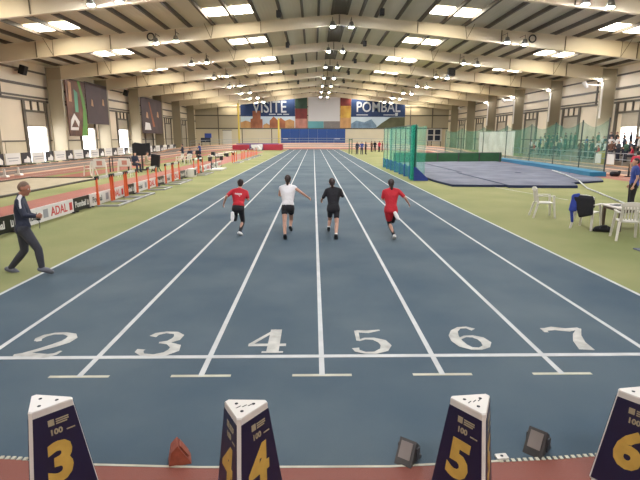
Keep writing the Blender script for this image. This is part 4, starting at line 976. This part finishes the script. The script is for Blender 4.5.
# rail in front of spectators
r = empty('spectator_rail', (25.0,50,0), 0, 'grey steel rail with white panels in front of the spectators on the right', 'railing')
for z in (.55, 1.05): MB().tube((0,-13,z),(0,11,z),.03,n=8).build('rail', M['adgrey'], r)
for k in range(13): MB().tube((0,-13+2*k,0),(0,-13+2*k,1.07),.025,n=8).build('rail_post', M['adgrey'], r)
for k, (a, b) in enumerate(((-9.9,-8.9),(-8.0,-7.2))): MB().box(-.03,.03,a,b,.1,.95).build('white_panel', M['adwhite'], r)
tag(MB().box(-.25,.25,-.25,.25,0,1.1,bev=.04).build('yellow_bin', M['yellow'], None, False, (25.45,42.6,0)), 'yellow bin standing in front of the near right stand', 'bin')
# dark sacks at fence end
tag(fuse('black_bag', [[((0,0,.16),.16),((.4,.1,.14),.14)], [((.4,.1,.14),.14),((.5,.1,.3),.07)]], M['blackk'], .02, None), 'black bag on the turf at the near end of the net fence', 'bag').location = (18.2,29.2,0)
r = empty('black_bollard', (19.0,28.9,0), 0, 'short black stand on the oval track by the near end of the net fence', 'stand')
MB().tube((0,0,0.012),(0,0,.06),.2,n=12).build('foot', M['black'], r); MB().tube((0,0,.06),(0,0,.75),.06,.04,n=10).build('post', M['black'], r)

# ------------------------------------------------------------------ left infield odds
def marker_board(loc, rz, lab):
    r = empty('white_board_stand', loc, rz, lab, 'board stand')
    MB().box(-.33,.33,-.04,.04,.62,1.08,bev=.02).build('panel', M['plastic'], r); MB().box(-.14,.16,-.05,-.04,.72,.98).build('red_patch', M['pinkp'], r)
    for x in (-.36,.36): MB().path([(x,-.25,0),(x,0,.9),(x,.25,0)], .025, 6).build('leg_frame', M['plastic'], r)
marker_board((-12.6,28.7,0), .25, 'white stand with a red patch, left one above the nearest hurdles')
marker_board((-11.4,29.4,0), .1, 'white stand with a red patch, right one above the nearest hurdles')
r = empty('black_frame_table', (-13.35,33.7,0), .1, 'open black metal frame table left of the seated navy figure', 'table')
for x in (-.6,.6):
    for y in (-.3,.3): MB().box(x-.03,x+.03,y-.03,y+.03,0,.98).build('leg', M['black'], r)
MB().box(-.63,.63,-.33,.33,.95,1.0).build('table_top', M['black'], r)
r = empty('display_board', (-12.35,35.2,0), .1, 'black display board on a post behind the seated navy figure', 'display')
MB().box(-.62,.62,-.1,.1,1.05,1.85,bev=.03).build('cabinet', M['black'], r); MB().tube((0,0,.1),(0,0,1.1),.06,n=8).build('post', M['dgrey'], r); MB().box(-.4,.4,-.3,.3,0,.1).build('base', M['dgrey'], r)
MB().prism([(-.62,1.85),(-.4,1.98),(.1,1.9),(.62,1.95),(.6,1.8)], -.12, .12).build('black_cover', M['blackk'], r)
r = empty('black_board', (-10.85,33.5,0), -.2, 'tilted black board right of the pale seated figure', 'board')
q = Matrix.Rotation(.12, 3, 'Y'); MB().box(-.32,.32,-.08,.08,.35,1.2,rot=q,bev=.04).build('panel', M['black'], r); MB().path([(-.25,-.2,0),(-.15,0,.5),(-.25,.25,0)],.03,6).path([(.25,-.2,0),(.1,0,.5),(.25,.25,0)],.03,6).build('legs', M['dgrey'], r)
for i, (px, py_) in enumerate(((5,177.5),(19,175.5))):
    p = gp(px, py_); r = empty('lane_block', (p.x, p.y, .015), 0, 'small white block on the oval lanes, %s' % ('left of the two above the sand pit', 'right of the two above the sand pit')[i], 'block')
    MB().prism([(-.22,0),(.22,0),(.16,.12),(-.16,.12)],-.15,.15).build('foot', M['plastic'], r); MB().box(-.06,.06,-.04,.04,.12,.5,bev=.02).build('upright', M['plastic'], r)
def bench(loc, rz, lab, L=2.2, top='plastic'):
    r = empty('white_bench', loc, rz, lab, 'bench', 'white benches beyond the hurdles')
    MB().box(-L/2,L/2,-.2,.2,.44,.5,bev=.01).build('bench_top', M[top], r)
    for x in (-L/2+.2, L/2-.2): MB().box(x-.04,x+.04,-.17,.17,0,.45).build('leg', M['dgrey'], r)
for i, (x, y) in enumerate(((-9.9,49.4),(-10.7,53.5),(-10.9,58.5),(-11.0,64))): bench((x, y, 0), 1.35, 'long white bench beyond the hurdles, %s from the seated group' % ORD[i], 3.2)
r = empty('jump_stand', (-7.3,35.6,0), 0, 'dark wheeled stand on a white base board beside the far hurdles', 'stand')
MB().box(-.15,.75,-1.0,1.0,.01,.1,bev=.01).build('base_board', M['plastic'], r)
for y in (-.8,.8): MB().tube((0,y,.1),(0,y,1.05),.03,n=8).build('upright', M['dgrey'], r)
MB().box(-.06,.06,-1.0,1.0,1.0,1.08).build('crossbar', M['plastic'], r); MB().box(-.12,.12,-.25,.25,1.02,1.3,bev=.04).build('black_head', M['black'], r)
for i, (y, lab) in enumerate(((29.3,'white box with a dark front in the row of low boards'),)):
    r = empty('white_box', (-7.35,y,0), 0, lab, 'box'); MB().box(-.2,.2,-.35,.35,.0,.5,bev=.02).build('case', M['plastic'], r); MB().box(.2,.21,-.22,.22,.1,.42).build('dark_front', M['black'], r)
# vault mats
r = empty('vault_landing_mat', (-10,90,0), 0, 'red and purple landing mat at the far left end of the turf', 'mat')
for k, (x0, x1, m, z) in enumerate(((-4.6,-1.6,'crimson',.95),(-1.55,.9,'purple',1.0),(.95,4.3,'crimson',1.05))): MB().box(x0,x1,-1.8,1.8,.02,z,bev=.06).build('foam_block', M[m], r)
MB().box(-4.0,3.6,-1.2,1.75,1.03,1.22,bev=.05).build('top_pad', M['purple'], r)
r = empty('white_cover', (-9.9,85.4,0), 0, 'crumpled white cover in front of the red and purple mat', 'cover')
fuse('folds', [[((-.9,0,.9),.15),((.9,0,1.0),.15),((.7,.1,.3),.25),((-.5,.1,.3),.25)], [((-.3,-.2,.2),.2),((.6,-.2,.2),.2),((.2,-.3,.7),.2)]], M['whitek'], .04, r)
# green sign posts near far right group
r = empty('green_gate', (5.35,70.5,0), 0, 'thin green upright gate at the far right edge of the track', 'gate')
for x in (-.2,.2): MB().tube((x,0,0),(x,0,2.1),.06,n=8).build('post', M['gtarp'], r)
MB().tube((-.2,0,2.0),(.2,0,2.0),.05,n=8).build('crossbar', M['gtarp'], r)

# ------------------------------------------------------------------ outside ground, world, view
struct(MB().box(-60,-27.2,-20,130,-.4,-.05).build('outside_ground', M['walllow']))
w = bpy.data.worlds.new('world'); sc.world = w; w.use_nodes = True
w.node_tree.nodes['Background'].inputs['Color'].default_value = (.85,.92,1,1); w.node_tree.nodes['Background'].inputs['Strength'].default_value = 1.5
sc.view_settings.view_transform = 'Standard'; sc.view_settings.look = 'None'; sc.view_settings.gamma = 1; sc.view_settings.use_curve_mapping = False
sc.view_settings.exposure = 2.1
sc.cycles.max_bounces = 10; sc.cycles.diffuse_bounces = 6; sc.cycles.transparent_max_bounces = 12; sc.cycles.use_denoising = True
bpy.context.view_layer.update()
